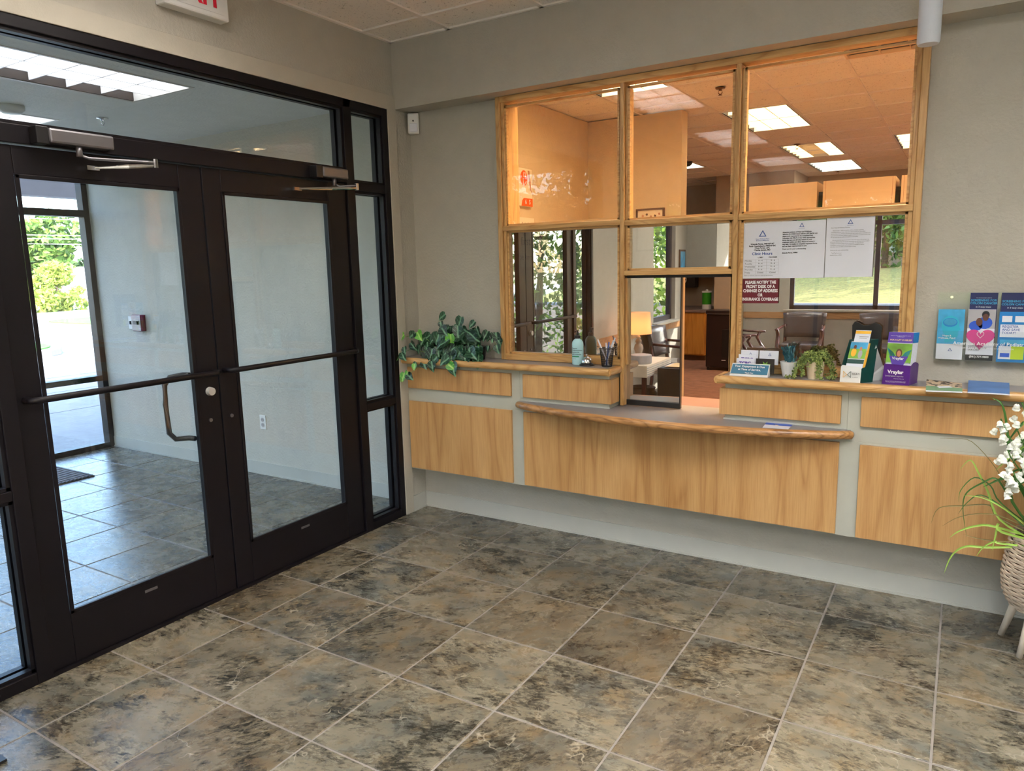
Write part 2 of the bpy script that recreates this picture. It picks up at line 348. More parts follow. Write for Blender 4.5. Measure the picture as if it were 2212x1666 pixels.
K['clear'] = glassm('clear_glass', (.92, .93, .92, 1), (.042, .042, .042, 1)); K['mirror'] = glassm('one_way_glass', (.035, .035, .036, 1), (.56, .56, .55, 1)); K['doorg'] = glassm('door_glass', (.92, .94, .95, 1), (.05, .05, .05, 1)); K['acryl'] = glassm('clear_acrylic', (.94, .95, .95, 1), (.03, .035, .035, 1), .05)
K['carpet'] = plain('brown_carpet', srgb(150, 104, 84), .95, 0, .18, 420, .6); K['asphalt'] = plain('pale_asphalt', srgb(186, 182, 176), .9, 0, .08, 30, .2); K['concrete'] = plain('concrete', srgb(150, 146, 142), .85, 0, .08, 40, .3)
K['lawn'] = plain('lawn_grass', srgb(142, 134, 66), .95, 0, .45, 14, .6); K['maple'] = wood('honey_maple', srgb(214, 150, 70), srgb(184, 118, 44)); K['orail'] = wood('oak_chair_rail', srgb(196, 150, 104), srgb(160, 112, 70), 'x')
K['leather'] = plain('grey_brown_leather', srgb(58, 52, 54), .3, 0, .12, 60, .25, coat=.4); K['mahog'] = wood('mahogany', srgb(84, 40, 38), srgb(48, 20, 22), 'z', .25)
K['shelf'] = plain('beige_metal', srgb(226, 196, 158), .45, 0, .02); K['bark'] = plain('bark', srgb(104, 88, 72), .95, 0, .3, 20, 1); K['trimw'] = plain('white_trim_metal', srgb(210, 206, 200), .4, .1)

# ================================================================== SETTING
# ---- floor with individual slate tiles (18 inch grid), shared by lobby and vestibule
T = .4572; TX, TY = .3146, -.3767
floor = empty('floor', (0, 0, 0), 'slate-look ceramic tile floor of lobby and vestibule', 'floor', kind='structure')
MB().box(-3.8, 5.6, -7.6, .12, -.10, -.0025).build('grout_bed', K['grout'], floor)
far = MB()
def cutb(a, b, lo, hi): return max(a, lo), min(b, hi)
for zone, (X0, X1, Y0, Y1) in (('l', (.005, 5.5, -7.5, -.003)), ('v', (-3.76, -.07, -3.0, -.003))):
    i0 = math.floor((X0-TX)/T); i1 = math.ceil((X1-TX)/T); j0 = math.floor((Y0-TY)/T); j1 = math.ceil((Y1-TY)/T)
    for i in range(i0, i1):
        for j in range(j0, j1):
            x0, x1 = cutb(TX+i*T+.004, TX+(i+1)*T-.004, X0, X1); y0, y1 = cutb(TY+j*T+.004, TY+(j+1)*T-.004, Y0, Y1)
            if x1-x0 < .02 or y1-y0 < .02: continue
            sx, sy = round(x1-x0, 4), round(y1-y0, 4); c = ((x0+x1)/2, (y0+y1)/2, random.uniform(-.0006, .0004))
            seen = (zone == 'l' and x0 < 3.9 and y1 > -3.3) or (zone == 'v')
            if seen: share('tile', ('t', sx, sy), lambda: slab_v(sx, sy, .012, .0025), K['slate'], floor, c)
            else:
                vs, fs = slab_v(sx, sy, .012, .0025); far.add([(a+c[0], b+c[1], d+c[2]) for a, b, d in vs], fs)
o = far.build('tile_field', K['slate'], floor); o['kind'] = 'stuff'
# ---- ceilings
def ceiling(name, label, z, X0, X1, Y0, Y1, gx, gy, holes, lim, tbar=.024, step=.6096):
    root = empty(name, (0, 0, z), label, 'ceiling', kind='structure')
    MB().box(X0, X1, Y0, Y1, z+.14, z+.2).build('slab', K['black'], root)
    g = MB()
    xs = [gx+k*step for k in range(-20, 21) if X0 < gx+k*step < X1]; ys = [gy+k*step for k in range(-20, 21) if Y0 < gy+k*step < Y1]
    for x in xs: g.box(x-tbar/2, x+tbar/2, Y0, Y1, z-.001, z+.012)
    for y in ys: g.box(X0, X1, y-tbar/2, y+tbar/2, z-.0015, z+.010)
    g.box(X0, X0+.02, Y0, Y1, z-.001, z+.01).box(X1-.02, X1, Y0, Y1, z-.001, z+.01).box(X0, X1, Y0, Y0+.02, z-.001, z+.01).box(X0, X1, Y1-.02, Y1, z-.001, z+.01)
    g.build('grid_bars', K['tbar'], root)
    field = MB(); X = [X0]+xs+[X1]; Y = [Y0]+ys+[Y1]
    for i in range(len(X)-1):
        for j in range(len(Y)-1):
            x0, x1, y0, y1 = X[i]+.006, X[i+1]-.006, Y[j]+.006, Y[j+1]-.006
            if x1-x0 < .03 or y1-y0 < .03: continue
            cx, cy = (x0+x1)/2, (y0+y1)/2
            if any(a < cx < b and c < cy < d for a, b, c, d in holes): continue
            sx, sy = round(x1-x0, 3), round(y1-y0, 3)
            if lim[0] < cx < lim[1] and lim[2] < cy < lim[3]:
                share('ceiling_tile', ('c', sx, sy), lambda: MB().box(-sx/2, sx/2, -sy/2, sy/2, 0, .016).__dict__ and (lambda b: (b.v, b.f))(MB().box(-sx/2, sx/2, -sy/2, sy/2, 0, .016)), K['acoust'], root, (cx, cy, z+.007+random.uniform(0, .002)))
            else: field.box(x0, x1, y0, y1, z+.007, z+.023)
    if field.v:
        o = field.build('tile_field', K['acoust'], root); o['kind'] = 'stuff'
    return root
ZC = 2.953
LG = [(.445, 1.0546, -2.85, -1.63), (.445, 1.0546, -5.288, -4.069), (.445, 1.0546, -7.5, -6.507), (2.883, 3.493, -2.85, -1.63), (2.883, 3.493, -5.288, -4.069), (4.712, 5.32, -2.85, -1.63), (4.712, 5.32, -5.288, -4.069), (2.883, 3.493, -7.3, -6.507)]  # entries past the left column are unseen troffers added to brighten the lobby
lgh = [(a, b, c, d) for a, b, c, d in LG]
ceiling('ceiling', 'speckled white acoustic tile ceiling of the lobby', ZC, 0, 5.5, -7.5, -.155, .445, -.411, lgh, (0, 2.6, -1.9, 0))
OG = [(.415, 1.025, .722, 1.942), (1.03, 1.645, 3.182, 4.412), (1.03, 1.645, 5.642, 6.872), (-.815, -.2, 5.642, 6.872), (1.03, 1.645, 7.487, 8.717), (2.26, 2.875, 5.642, 6.872), (1.03, 1.645, .15, .70), (2.26, 2.875, .15, 1.25), (3.49, 4.105, .722, 1.942), (3.49, 4.105, 3.182, 4.412), (3.49, 4.105, 5.642, 6.872)]  # closing entries are unseen fixtures added to lift the office light
ceiling('ceiling_1', 'acoustic tile ceiling of the warm lit office', ZC, -1.9, 5.5, .1, 9.25, 1.645, 1.952-.615*2, OG+[(2.26, 2.875, 1.3, 1.95)], (-1.9, 3.6, .1, 9.3), .02, .615)
vc = empty('ceiling_2', (0, 0, 2.66), 'smooth painted vestibule ceiling', 'ceiling', kind='structure')
VG = [(-1.38, -.78, -2.19, -.97), (-2.85, -2.25, -2.19, -.97)]
g = MB(); g.box(-3.9, -.06, -3.1, -2.19, 2.66, 2.8).box(-3.9, -.06, -.97, .0, 2.66, 2.8).box(-.78, -.06, -2.19, -.97, 2.66, 2.8).box(-2.25, -1.38, -2.19, -.97, 2.66, 2.8).box(-3.9, -2.85, -2.19, -.97, 2.66, 2.8)
g.build('plaster', K['vceil'], vc)
# ---- walls
wf = empty('wall_front', (0, 0, 0), 'painted drywall around the reception window', 'wall', kind='structure')
WX0, WX1, WZ0, WZ1 = .69, 2.852, 1.045, 2.600
MB().box(-.12, WX0, 0, .12, 1.0, 2.953).box(WX1, 5.6, 0, .12, 1.0, 2.953).box(WX0, WX1, 0, .12, WZ1, 2.953).box(-.12, 1.45, 0, .12, 0, .84).box(2.065, 5.6, 0, .12, 0, .84).box(1.45, 2.065, 0, .12, 0, .784).box(-.12, 1.47, 0, .12, .84, 1.0).box(2.03, 5.6, 0, .12, .84, 1.0).build('drywall', K['wall'], wf)
wh = MB().box(0, 5.6, -.155, -.001, 2.571, 2.953).build('wall_header', K['wall'], origin=(0, -.155, 2.571)); tag(wh, 'dropped painted bulkhead above the reception window', 'wall', kind='structure')
wl = empty('wall_left', (0, 0, 0), 'painted drywall around and above the dark entrance doors', 'wall', kind='structure')
EY0, EY1, EZ = -2.905, -.225, 2.562
lw = MB().box(-.12, 0, EY0, EY1, EZ, 2.953).box(-.12, 0, EY1, 0, 0, 2.953).box(-.12, 0, -4.74, EY0, 0, 2.953)
lw.box(-.12, 0, -5.6, -4.74, 0, .86).box(-.12, 0, -5.6, -4.74, 2.4, 2.953).box(-.12, 0, -6.12, -5.6, 0, 2.953).box(0, .4, -6.24, -6.12, 0, 2.953)
lw.box(.28, .4, -6.9, -6.24, 0, 2.953).box(.28, .4, -7.35, -6.9, 0, .9).box(.28, .4, -7.35, -6.9, 2.4, 2.953).box(.28, .4, -7.5, -7.35, 0, 2.953)
lw.build('drywall', K['wall'], wl)
tr = empty('trim_1', (0, EY1, 0), 'flat painted casing strip around the dark entrance frame', 'trim', kind='structure')
MB().box(0, .012, EY1, EY1+.075, 0, EZ+.085).build('upright', K['casing'], tr, bev=.002); MB().box(0, .0121, EY0, EY1, EZ, EZ+.085).build('head_strip', K['casing'], tr, bev=.002)
wb = empty('wall_back', (0, -7.5, 0), 'painted rear lobby wall holding the wide lawn window', 'wall', kind='structure')
MB().box(.28, 1.12, -7.62, -7.5, 0, 2.953).box(5.2, 5.6, -7.62, -7.5, 0, 2.953).box(1.12, 5.2, -7.62, -7.5, 0, .90).box(1.12, 5.2, -7.62, -7.5, 2.5, 2.953).build('drywall', K['wall'], wb)
tag(MB().box(5.5, 5.62, -7.6, 9.4, 0, 2.953).build('wall_right', K['wall'], origin=(5.5, 0, 0)), 'plain painted side wall of lobby and office', 'wall', kind='structure')
MB().box(-.3, 6, -8.1, 9.6, 3.16, 5.8).box(-4.2, -.3, -3.35, 9.6, 3.16, 5.8).build('shade_roof_block', K['concrete'], tag(empty('wall_shade_roof', (0, 0, 3.16), kind='structure'), 'unseen flat roof block, raised to shade the paving outside', 'roof'))  # out of view; height shaped to throw shade over the apron
# vestibule
vn = MB().box(-3.9, -.12, 0, .12, 0, 2.9).build('wall_vestibule', K['vwall'], origin=(-2, 0, 0)); tag(vn, 'textured painted vestibule side wall with outlet and red pull station', 'wall', kind='structure')
# office walls
tag(MB().box(-.24, -.12, .12, 2.95, 0, 2.953).build('wall_office_left', K['owall'], origin=(-.12, 1.4, 0)), 'orange lit office side wall with the clock', 'wall', kind='structure')
tag(MB().box(-.12, .81, 2.83, 2.98, 0, 2.953).build('wall_office_partition', K['owall'], origin=(.3, 2.83, 0)), 'short orange lit partition wall behind the reception desk', 'wall', kind='structure')
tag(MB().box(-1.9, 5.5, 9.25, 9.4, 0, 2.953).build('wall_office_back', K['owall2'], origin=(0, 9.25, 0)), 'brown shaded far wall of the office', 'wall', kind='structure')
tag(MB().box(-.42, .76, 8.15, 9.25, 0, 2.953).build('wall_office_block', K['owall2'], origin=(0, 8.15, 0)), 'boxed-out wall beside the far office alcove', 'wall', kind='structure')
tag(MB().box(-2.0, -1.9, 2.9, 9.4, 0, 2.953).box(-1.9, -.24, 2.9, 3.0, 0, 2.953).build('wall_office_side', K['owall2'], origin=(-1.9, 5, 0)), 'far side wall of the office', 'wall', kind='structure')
of = empty('floor_office', (0, 0, 0), 'brown office carpet with a seam across it', 'floor', kind='structure')
MB().box(-1.9, 5.5, .12, 5.94, -.08, 0).build('carpet', K['carpet'], of); MB().box(-1.9, 5.5, 5.95, 9.4, -.08, 0).build('carpet', K['carpet'], of); MB().box(-1.9, 5.5, 5.94, 5.95, -.08, -.004).build('seam', K['darker'], of)
# baseboards
bf = MB().box(0, 5.5, -.008, 0, 0, .105).box(0, 5.5, -.014, 0, 0, .012).build('baseboard_front', K['base'], origin=(0, 0, 0)); tag(bf, 'grey baseboard under the reception cabinets', 'baseboard', kind='structure')
bl = MB().box(0, .008, -.15, -.014, 0, .105).box(0, .014, -.15, -.014, 0, .012).build('baseboard_left', K['base'], origin=(0, 0, 0)); tag(bl, 'short baseboard return beside the entrance casing', 'baseboard', kind='structure')
bv = MB().box(-3.78, -.12, -.008, 0, 0, .1).box(-3.78, -.12, -.014, 0, 0, .012).build('baseboard_vestibule', K['base'], origin=(-2, 0, 0)); tag(bv, 'pale baseboard along the vestibule wall', 'baseboard', kind='structure')

# ---- entrance storefront (dark bronze) at x=0
FR = .045
en = empty('window_1', (-.06, -1.54, 0), 'dark bronze storefront frame with transom and sidelights around the entrance doors', 'window', kind='structure')
fx0, fx1 = -.10, .006
YL0, YL1 = -2.50, -2.44   # left mullion
YR0, YR1 = -.60, -.54     # right mullion
def fbar(y0, y1, z0, z1, name='frame_bar', x0=fx0, x1=fx1): return MB().box(x0, x1, y0, y1, z0, z1).build(name, K['dark'], en, bev=.003)
fbar(EY0, EY0+FR, 0, EZ, 'jamb'); fbar(EY1-FR, EY1, 0, EZ, 'jamb'); fbar(YL0, YL1, 0, EZ, 'mullion'); fbar(YR0, YR1, 0, EZ, 'mullion')
fbar(EY0+FR, EY1-FR, EZ-FR, EZ, 'head'); fbar(YL1, YR0, 2.10, 2.17, 'transom_bar')
for a, b in ((EY0+FR, YL0), (YR1, EY1-FR)):
    fbar(a, b, 0, .05, 'sill_bar'); fbar(a, b, .76, .80, 'sidelight_rail'); fbar(a, b, 2.06, 2.11, 'sidelight_rail')
MB().box(-.13, .004, EY0, EY1, -.01, .011).build('threshold', K['dark'], en)
def stops(y0, y1, z0, z1):   # inner glazing stops, stepped back
    for x in (-.035, -.085):
        s = MB(); w = .014
        s.box(x, x+.03, y0, y0+w, z0, z1).box(x, x+.03, y1-w, y1, z0, z1).box(x, x+.03, y0, y1, z1-w, z1).box(x, x+.03, y0, y1, z0, z0+w)
        s.build('glazing_stop', K['alu'] if x > -.05 and False else K['dark'], en)
for (a, b) in ((EY0+FR, YL0), (YR1, EY1-FR)):
    for z0, z1 in ((.05, .76), (.80, 2.06), (2.11, EZ-FR)):
        stops(a, b, z0, z1); MB().box(-.053, -.047, a, b, z0, z1).build('glass_pane', K['doorg'], en)
stops(YL1, YR0, 2.17, EZ-FR); MB().box(-.053, -.047, YL1, YR0, 2.17, EZ-FR).build('glass_pane', K['doorg'], en)
# doors
def door(name, y0, y1, hinge_left, label):
    r = empty(name, (-.03, y0 if hinge_left else y1, 0), label, 'door', kind='structure')
    x0, x1 = -.058, -.010
    gl0, gl1 = (y0+.095, y1-.115) if hinge_left else (y0+.10, y1-.135)
    MB().box(x0, x1, y0, gl0, .012, 2.095).build('stile', K['dark'], r, bev=.003); MB().box(x0, x1, gl1, y1, .012, 2.095).build('stile', K['dark'], r, bev=.003)
    MB().box(x0, x1, gl0, gl1, .012, .225).build('bottom_rail', K['dark'], r, bev=.003); MB().box(x0, x1, gl0, gl1, 1.99, 2.095).build('top_rail', K['dark'], r, bev=.003)
    s = MB(); w = .016
    for xx in ((x1-.004, x1+.004),):
        s.box(xx[0], xx[1], gl0, gl0+w, .225, 1.99).box(xx[0], xx[1], gl1-w, gl1, .225, 1.99).box(xx[0], xx[1], gl0, gl1, 1.99-w, 1.99).box(xx[0], xx[1], gl0, gl1, .225, .225+w)
    s.build('glazing_bead', K['dark'], r, bev=.002)
    MB().box(-.037, -.031, gl0, gl1, .225, 1.99).build('glass_pane', K['doorg'], r)
    # push bar
    ya, yb = (y0+.03, y1-.03)
    pb = MB(); pb.sweep([(x1, ya, 1.135), (.045, ya+.004, 1.137), (.058, ya+.03, 1.138), (.058, yb-.03, 1.138), (.045, yb-.004, 1.137), (x1, yb, 1.135)], .0135, 10)
    pb.build('push_bar', K['dark'], r, smooth=True)
    MB().cyl((x1, (gl0+y0)/2 if not hinge_left else (gl1+y1)/2-.005, .905), (x1+.006, (gl0+y0)/2 if not hinge_left else (gl1+y1)/2-.005, .905), .009, n=10).build('screw_cap', K['alu'], r)
    MB().box(x1, x1+.002, (y0+y1)/2-.03, (y0+y1)/2+.03, .185, .197).build('maker_plate', K['alu'], r)
    return r
dl = door('door_1', -2.437, -1.545, True, 'left glazed entrance door leaf with cylinder lock and outside pull')
dr = door('door_2', -1.538, -.603, False, 'right glazed entrance door leaf next to the narrow sidelight')
MB().cyl((-.012, -1.60, 1.045), (.012, -1.60, 1.045), .021, .019, n=20).build('lock_cylinder', plain('brushed_nickel', srgb(196, 196, 196), .35, .3), dl, smooth=False)
MB().sweep([(-.06, -1.665, 1.13), (-.10, -1.672, 1.13), (-.115, -1.73, 1.125), (-.115, -1.76, 1.09), (-.115, -1.765, 1.0), (-.115, -1.76, .86), (-.115, -1.73, .825), (-.10, -1.672, .82), (-.06, -1.665, .82)], .0125, 8).build('pull_handle', K['black'], dl, smooth=True)
def closer(door_, y0, y1, elbow, foot, pivot):
    c = MB().box(.006, .066, y0, y1, 2.108, 2.163).build('door_closer', K['alu'], door_, bev=.008)
    MB().box(.006, .060, y0-.045, y0+.0, 2.102, 2.166).build('end_block', K['black'], c, bev=.003)
    a = MB(); a.cyl((.045, pivot, 2.07), (.045, pivot, 2.11), .012, n=12).sweep([(.045, pivot, 2.078), (.055, pivot+.03, 2.066), (.13, elbow[0]-.03, 2.066), (.135, elbow[0], 2.066)], (.0, .0) if 0 else .006, 6)
    a.build('closer_arm', K['alu'], c, smooth=True)
    b = MB(); b.cyl((.135, elbow[0], 2.045), (.135, elbow[0], 2.08), .011, n=10).sweep([(.135, elbow[0], 2.055), (.09, (elbow[0]*.55+foot*.45), 2.045), (.03, foot, 2.035)], [.008, .009, .005], 8).box(-.01, .035, foot-.03, foot+.02, 2.025, 2.042)
    b.build('closer_rod', K['chrome'], c, smooth=False)
closer(dl, -2.235, -1.985, (-1.86,), -2.06, -2.12); closer(dr, -.835, -.645, (-.66,), -.99, -.74)

# ---- vestibule outer glazing
ve = empty('window_2', (-3.82, -1.5, 0), 'outer storefront glazing of the vestibule facing the parking lot', 'window', kind='structure')
def vbar(b, name): return MB().box(*b).build(name, K['dark'], ve, bev=.003)
for y in (-.045, -1.02, -2.0, -2.98): vbar((-3.87, -3.77, y-.03 if y < -.1 else -.05, y+.03 if y < -.1 else 0, 0, 2.66), 'mullion')
for z0, z1 in ((0, .05), (.64, .69), (2.14, 2.20), (2.6, 2.66)): vbar((-3.868, -3.772, -3.0, -.05, z0, z1), 'rail')
for ya, yb in ((-.99, -.05), (-1.97, -1.05), (-2.95, -2.03)):
    for z0, z1 in ((.05, .64), (.69, 2.14), (2.2, 2.6)): MB().box(-3.823, -3.817, ya, yb, z0, z1).build('glass_pane', K['doorg'], ve)
vs_ = empty('window_3', (-1.9, -3.05, 0), 'glazed vestibule side facing dense shrubs', 'window', kind='structure')
for x in (-3.8, -2.55, -1.3, -.13): MB().box(x-.03, x+.03, -3.1, -3.0, 0, 2.66).build('mullion', K['dark'], vs_)
for z0, z1 in ((0, .08), (2.56, 2.66)): MB().box(-3.8, -.1, -3.1, -3.0, z0, z1).build('rail', K['dark'], vs_)
for a, b in ((-3.77, -2.58), (-2.52, -1.33), (-1.27, -.16)): MB().box(a, b, -3.053, -3.047, .08, 2.56).build('glass_pane', K['doorg'], vs_)

# ---- reception window (oak frame) --------------------------------
rw = empty('window_4', (1.77, -.02, 1.045), 'oak framed reception window with clear upper and mirrored lower panes', 'window', kind='structure')
YF, YG = -.052, -.004
def oak(b, name, m='oakz', bev=.003): return MB().box(*b).build(name, K[m], rw, bev=bev)
L, Rr = .672, 2.868
oak((L, L+.03, YF, .03, 1.046, 2.571), 'outer_stile'); oak((L+.03, L+.05, YF+.012, .12, 1.046, 2.585), 'jamb_lining')
oak((Rr-.03, Rr, YF, .03, 1.046, 2.571), 'outer_stile'); oak((Rr-.05, Rr-.03, YF+.012, .12, 1.046, 2.585), 'jamb_lining')
oak((L+.03, Rr-.03, YF, .03, 2.537, 2.570), 'head_rail', 'oakx'); oak((L+.05, Rr-.05, .03, .12, 2.585, 2.599), 'head_lining', 'oakx')
m1a, m1b, m2a, m2b = 1.452, 1.474, 2.056, 2.078
for a, b, z0 in ((m1a, m1b, .822), (m2a, m2b, 1.046)):
    oak((a, b, YF, .05, z0, 2.537), 'mullion')
    oak((b, b+.013, YF+.022, .05, z0 if z0 > 1 else 1.05, 2.52), 'glazing_bead'); oak((a-.013, a, YF+.022, .05, z0 if z0 > 1 else 1.05, 2.52), 'glazing_bead')
oak((L+.03, m1a, YF+.002, .05, 1.812, 1.841), 'rail', 'oakx'); oak((m1b, m2a, YF+.002, .05, 1.806, 1.834), 'rail', 'oakx'); oak((m2b, Rr-.03, YF+.002, .05, 1.803, 1.833), 'rail', 'oakx')
oak((m1b, m2a, YF+.002, .05, 1.541, 1.567), 'rail', 'oakx')
oak((L+.03, m1a, YF, .05, 1.046, 1.082), 'sill_rail', 'oakx'); oak((m2b, Rr-.03, YF, .05, 1.046, 1.08), 'sill_rail', 'oakx')
beads = MB()
for a, b, z0, z1 in ((L+.05, m1a-.013, 1.841, 2.52), (m1b+.013, m2a-.013, 1.834, 2.52), (m2b+.013, Rr-.05, 1.833, 2.52), (L+.05, m1a-.013, 1.082, 1.812), (m1b+.013, m2a-.013, 1.567, 1.806), (m2b+.013, Rr-.05, 1.08, 1.803)):
    w = .011; beads.box(a, b, YF+.022, YG-.004, z0, z0+w).box(a, b, YF+.022, YG-.004, z1-w, z1).box(a, a+w, YF+.022, YG-.004, z0, z1).box(b-w, b, YF+.022, YG-.004, z0, z1)
beads.build('glazing_bead', K['oakx'], rw)
def pane(a, b, z0, z1, m, ang=0, y=YG, name='glass_pane'):
    cx = (a+b)/2; o = MB().quad((a, y, z0), (b, y, z0), (b, y, z1), (a, y, z1)).build(name, K[m], rw, origin=(cx, y, (z0+z1)/2))
    if ang: o.rotation_euler[2] = math.radians(ang)
    return o
for a, b, z0 in ((L+.04, m1a, 1.835), (m1b, m2a, 1.83), (m2b, Rr-.04, 1.828)): pane(a, b, z0, 2.53, 'clear')
MA = .9
pane(L+.04, m1a, 1.07, 1.82, 'mirror', MA); pane(m2b, Rr-.04, 1.07, 1.81, 'mirror', MA); pane(m1b, m2a, 1.56, 1.81, 'mirror', MA)
# sliding hatch
sh = MB().box(m1b, m2a, -.03, .045, 1.526, 1.541).build('hatch_track', K['darker'], rw)
MB().box(m1b, 1.785, -.012, .012, .822, .852).build('sliding_sash', K['black'], rw, bev=.002)
MB().box(1.779, 1.785, -.012, .012, .85, 1.526).build('sliding_sash', K['black'], rw)
pane(m1b, 1.779, .85, 1.527, 'mirror', MA, 0.0)
MB().box(2.045, 2.057, -.03, .05, 1.01, 1.541).build('hatch_jamb', K['oakz'], rw)

# ================================================================== RECEPTION CABINETS
cb = empty('reception_cabinet', (1.8, -.08, .3), 'grey painted reception cabinet front with six oak panels hung above a recessed base', 'cabinet')
YC = -.15
MB().box(.004, 5.5, YC, -.002, .302, .765).build('cabinet_box', K['cab'], cb, bev=.002)
MB().box(.004, .86, YC, -.002, .765, 1.0075).box(.86, 1.432, YC, -.002, .8185, 1.0075).build('upper_box_left', K['cab'], cb, bev=.002)
MB().box(.86, 2.63, YC, -.002, .765, .784).build('counter_support', K['cab'], cb)
MB().box(2.063, 2.63, YC, -.002, .8185, 1.0075).box(2.63, 5.5, YC, -.002, .765, 1.0075).build('upper_box_right', K['cab'], cb, bev=.002)
for a_, b_ in ((.87, 1.436), (2.058, 2.625)): MB().box(a_, b_, YC-.004, YC, .819, .826).build('caulk_line', K['base'], cb)
for x0, x1, z0, z1 in ((.022, .804, .845, .982), (.022, .804, .312, .760), (.888, 1.437, .846, .982), (.888, 2.602, .312, .758), (2.686, 3.62, .842, .980), (2.690, 3.62, .310, .755)):
    MB().box(x0, x1, YC-.017, YC, z0, z1).build('wood_panel', K['oak'], cb, bev=.0015)
MB().box(2.04, 2.602, YC-.017, YC, .846, .980).build('wood_panel', K['oak'], cb, bev=.0015)
MB().box(1.432, 1.449, YC-.017, -.056, .846, .982).build('wood_panel', K['oak'], cb, bev=.0015); MB().box(2.04, 2.063, YC, -.056, .846, .980).build('wood_panel', K['oak'], cb, bev=.0015)
def ledge(name, x0, x1, label, rt, lt):
    r = empty(name, ((x0+x1)/2, -.1, 1.01), label, 'countertop')
    MB().box(x0+(.02 if lt else 0), x1-(.02 if rt else 0), -.195, -.0005, 1.009, 1.045).build('laminate_top', K['lam'], r)
    def nose(p, q, m):
        p, q = Vector(p), Vector(q); d = (q-p).normalized()
        pr = []
        o = d.cross(Vector((0, 0, 1))).normalized()
        for k in range(9):
            t = -math.pi/2 + math.pi*k/8; pr.append((.006+.015*math.cos(t), .0195*math.sin(t)))
        pr = [(-.012, -.0195)] + pr + [(-.012, .0195)]
        n = len(pr); vs = [p+o*a+Vector((0, 0, b)) for a, b in pr] + [q+o*a+Vector((0, 0, b)) for a, b in pr]
        fs = [(i, (i+1) % n, n+(i+1) % n, n+i) for i in range(n)] + [tuple(range(n-1, -1, -1)), tuple(range(n, 2*n))]
        return MB().add(vs, fs).build('wood_nosing', K[m], r, smooth=False)
    zc = 1.0265
    nose((x0-(.0 if lt else 0), -.192, zc), (x1, -.192, zc), 'oakx')
    if rt: nose((x1-.006, -.205, zc), (x1-.006, -.054, zc), 'oaky')
    if lt: nose((x0+.006, -.054, zc), (x0+.006, -.205, zc), 'oaky')
    return r
ledge('upper_ledge', .004, 1.452, 'raised grey ledge with oak nosing on the left, under ivy and sanitizer', True, False)
ledge('upper_ledge', 2.035, 5.5, 'raised grey ledge with oak nosing on the right, under leaflets and plants', False, True)
# writing counter with a bowed front
wc = empty('writing_counter', (1.75, -.15, .80), 'grey writing counter with bowed dark oak edge below the sliding hatch', 'countertop')
def arc(k, n=48):
    t = k/n; x = .862+(2.648-.862)*t; s = math.sin(math.pi*t)**.62 if 0 < t < 1 else 0
    base = (x, -.172-.172*(1-(2*t-1)**2)**.85)
    return base
pts = [arc(k) for k in range(49)]
ol = [(2.648, -.02), (2.06, -.02), (2.06, .12), (1.455, .12), (1.455, -.02), (.862, -.02)]
outl = [(x, min(y+.012, -.155)) for x, y in pts] + ol
MB().prism(outl, .786, .818).build('laminate_top', K['lam'], wc)
ns = MB(); ns.sweep([(x, y, .80) for x, y in [(.858, -.155)]+pts+[(2.652, -.155)]], [(.012, .014)]+[(.021, .0205)]*49+[(.012, .014)], 14)
ns.build('wood_nosing', K['oakd'], wc, smooth=True)

# ================================================================== LAMPS OF THE ROOMS, AND ADDED UNSEEN TROFFERS
em_l = emis('lobby_lamp', (1, .93, .84, 1), E_LOBBY); em_o = emis('office_lamp', (1, .78, .48, 1), E_OFFICE); em_n = emis('neutral_lamp', (.9, 1, .98, 1), 5); em_v = emis('vestibule_lamp', (.95, .96, 1, 1), E_VEST)
K['louvre'] = plain('white_louvre', srgb(240, 240, 242), .25, 0, .01); K['dk'] = plain('dark_slot', srgb(40, 32, 28), .8); K['louvreo'] = plain('cream_louvre', srgb(250, 236, 206), .4, 0, .01)
def troffer(b, z, em, label, nx=3, ny=6, group='recessed ceiling lights', part=False, lv='louvre', dimmed=None):
    x0, x1, y0, y1 = b; r = empty('ceiling_light', ((x0+x1)/2, (y0+y1)/2, z), label, 'ceiling light', group)
    MB().box(x0, x1, y0, y1, z+.10, z+.13).build('housing', K['trimw'], r)
    MB().box(x0, x0+.018, y0, y1, z-.003, z+.1).box(x1-.018, x1, y0, y1, z-.003, z+.1).box(x0+.018, x1-.018, y0, y0+.018, z-.003, z+.1).box(x0+.018, x1-.018, y1-.018, y1, z-.003, z+.1).build('frame', K['trimw'], r)
    for xa in (x1-.030, x0+.018): MB().box(xa, xa+.012, y0+.018, y1-.018, z+.0, z+.1).build('air_slot', K['dk'], r)
    xs = [x0+.03+(x1-x0-.06)*k/nx for k in range(nx+1)]
    for k in range(nx):
        if dimmed is not None and k in dimmed: m = K['louvreo']
        else: m = em
        MB().box(xs[k], xs[k+1], y0+.018, y1-.018, z+.085, z+.09).build('lens', m, r)
    l = MB()
    for x in xs[1:-1]: l.box(x-.004, x+.004, y0+.018, y1-.018, z+.004, z+.075)
    for j in range(1, ny): 
        y = y0+.018+(y1-y0-.036)*j/ny; l.box(x0+.03, x1-.03, y-.003, y+.003, z+.006, z+.06)
    l.build('louvre', K[lv], r)
    return r
em_l_add = emis('added_lobby_lamp', (1, .99, .97, 1), E_LOBBY_ADD); em_o_add = emis('added_office_lamp', (1, .74, .45, 1), E_OFFICE_ADD)  # emitters of the added out-of-view troffers
for i, b in enumerate(LG): troffer(b, ZC, em_l if i < 3 else em_l_add, ['lobby troffer nearest the reception window', 'lobby troffer in the middle of the ceiling', 'lobby troffer near the rear window', 'added unseen lobby troffer above the photographer', 'added unseen lobby troffer behind the photographer', 'added unseen lobby troffer by the right wall', 'added unseen lobby troffer at the right rear', 'added unseen lobby troffer at the rear window'][i], 3, 8)
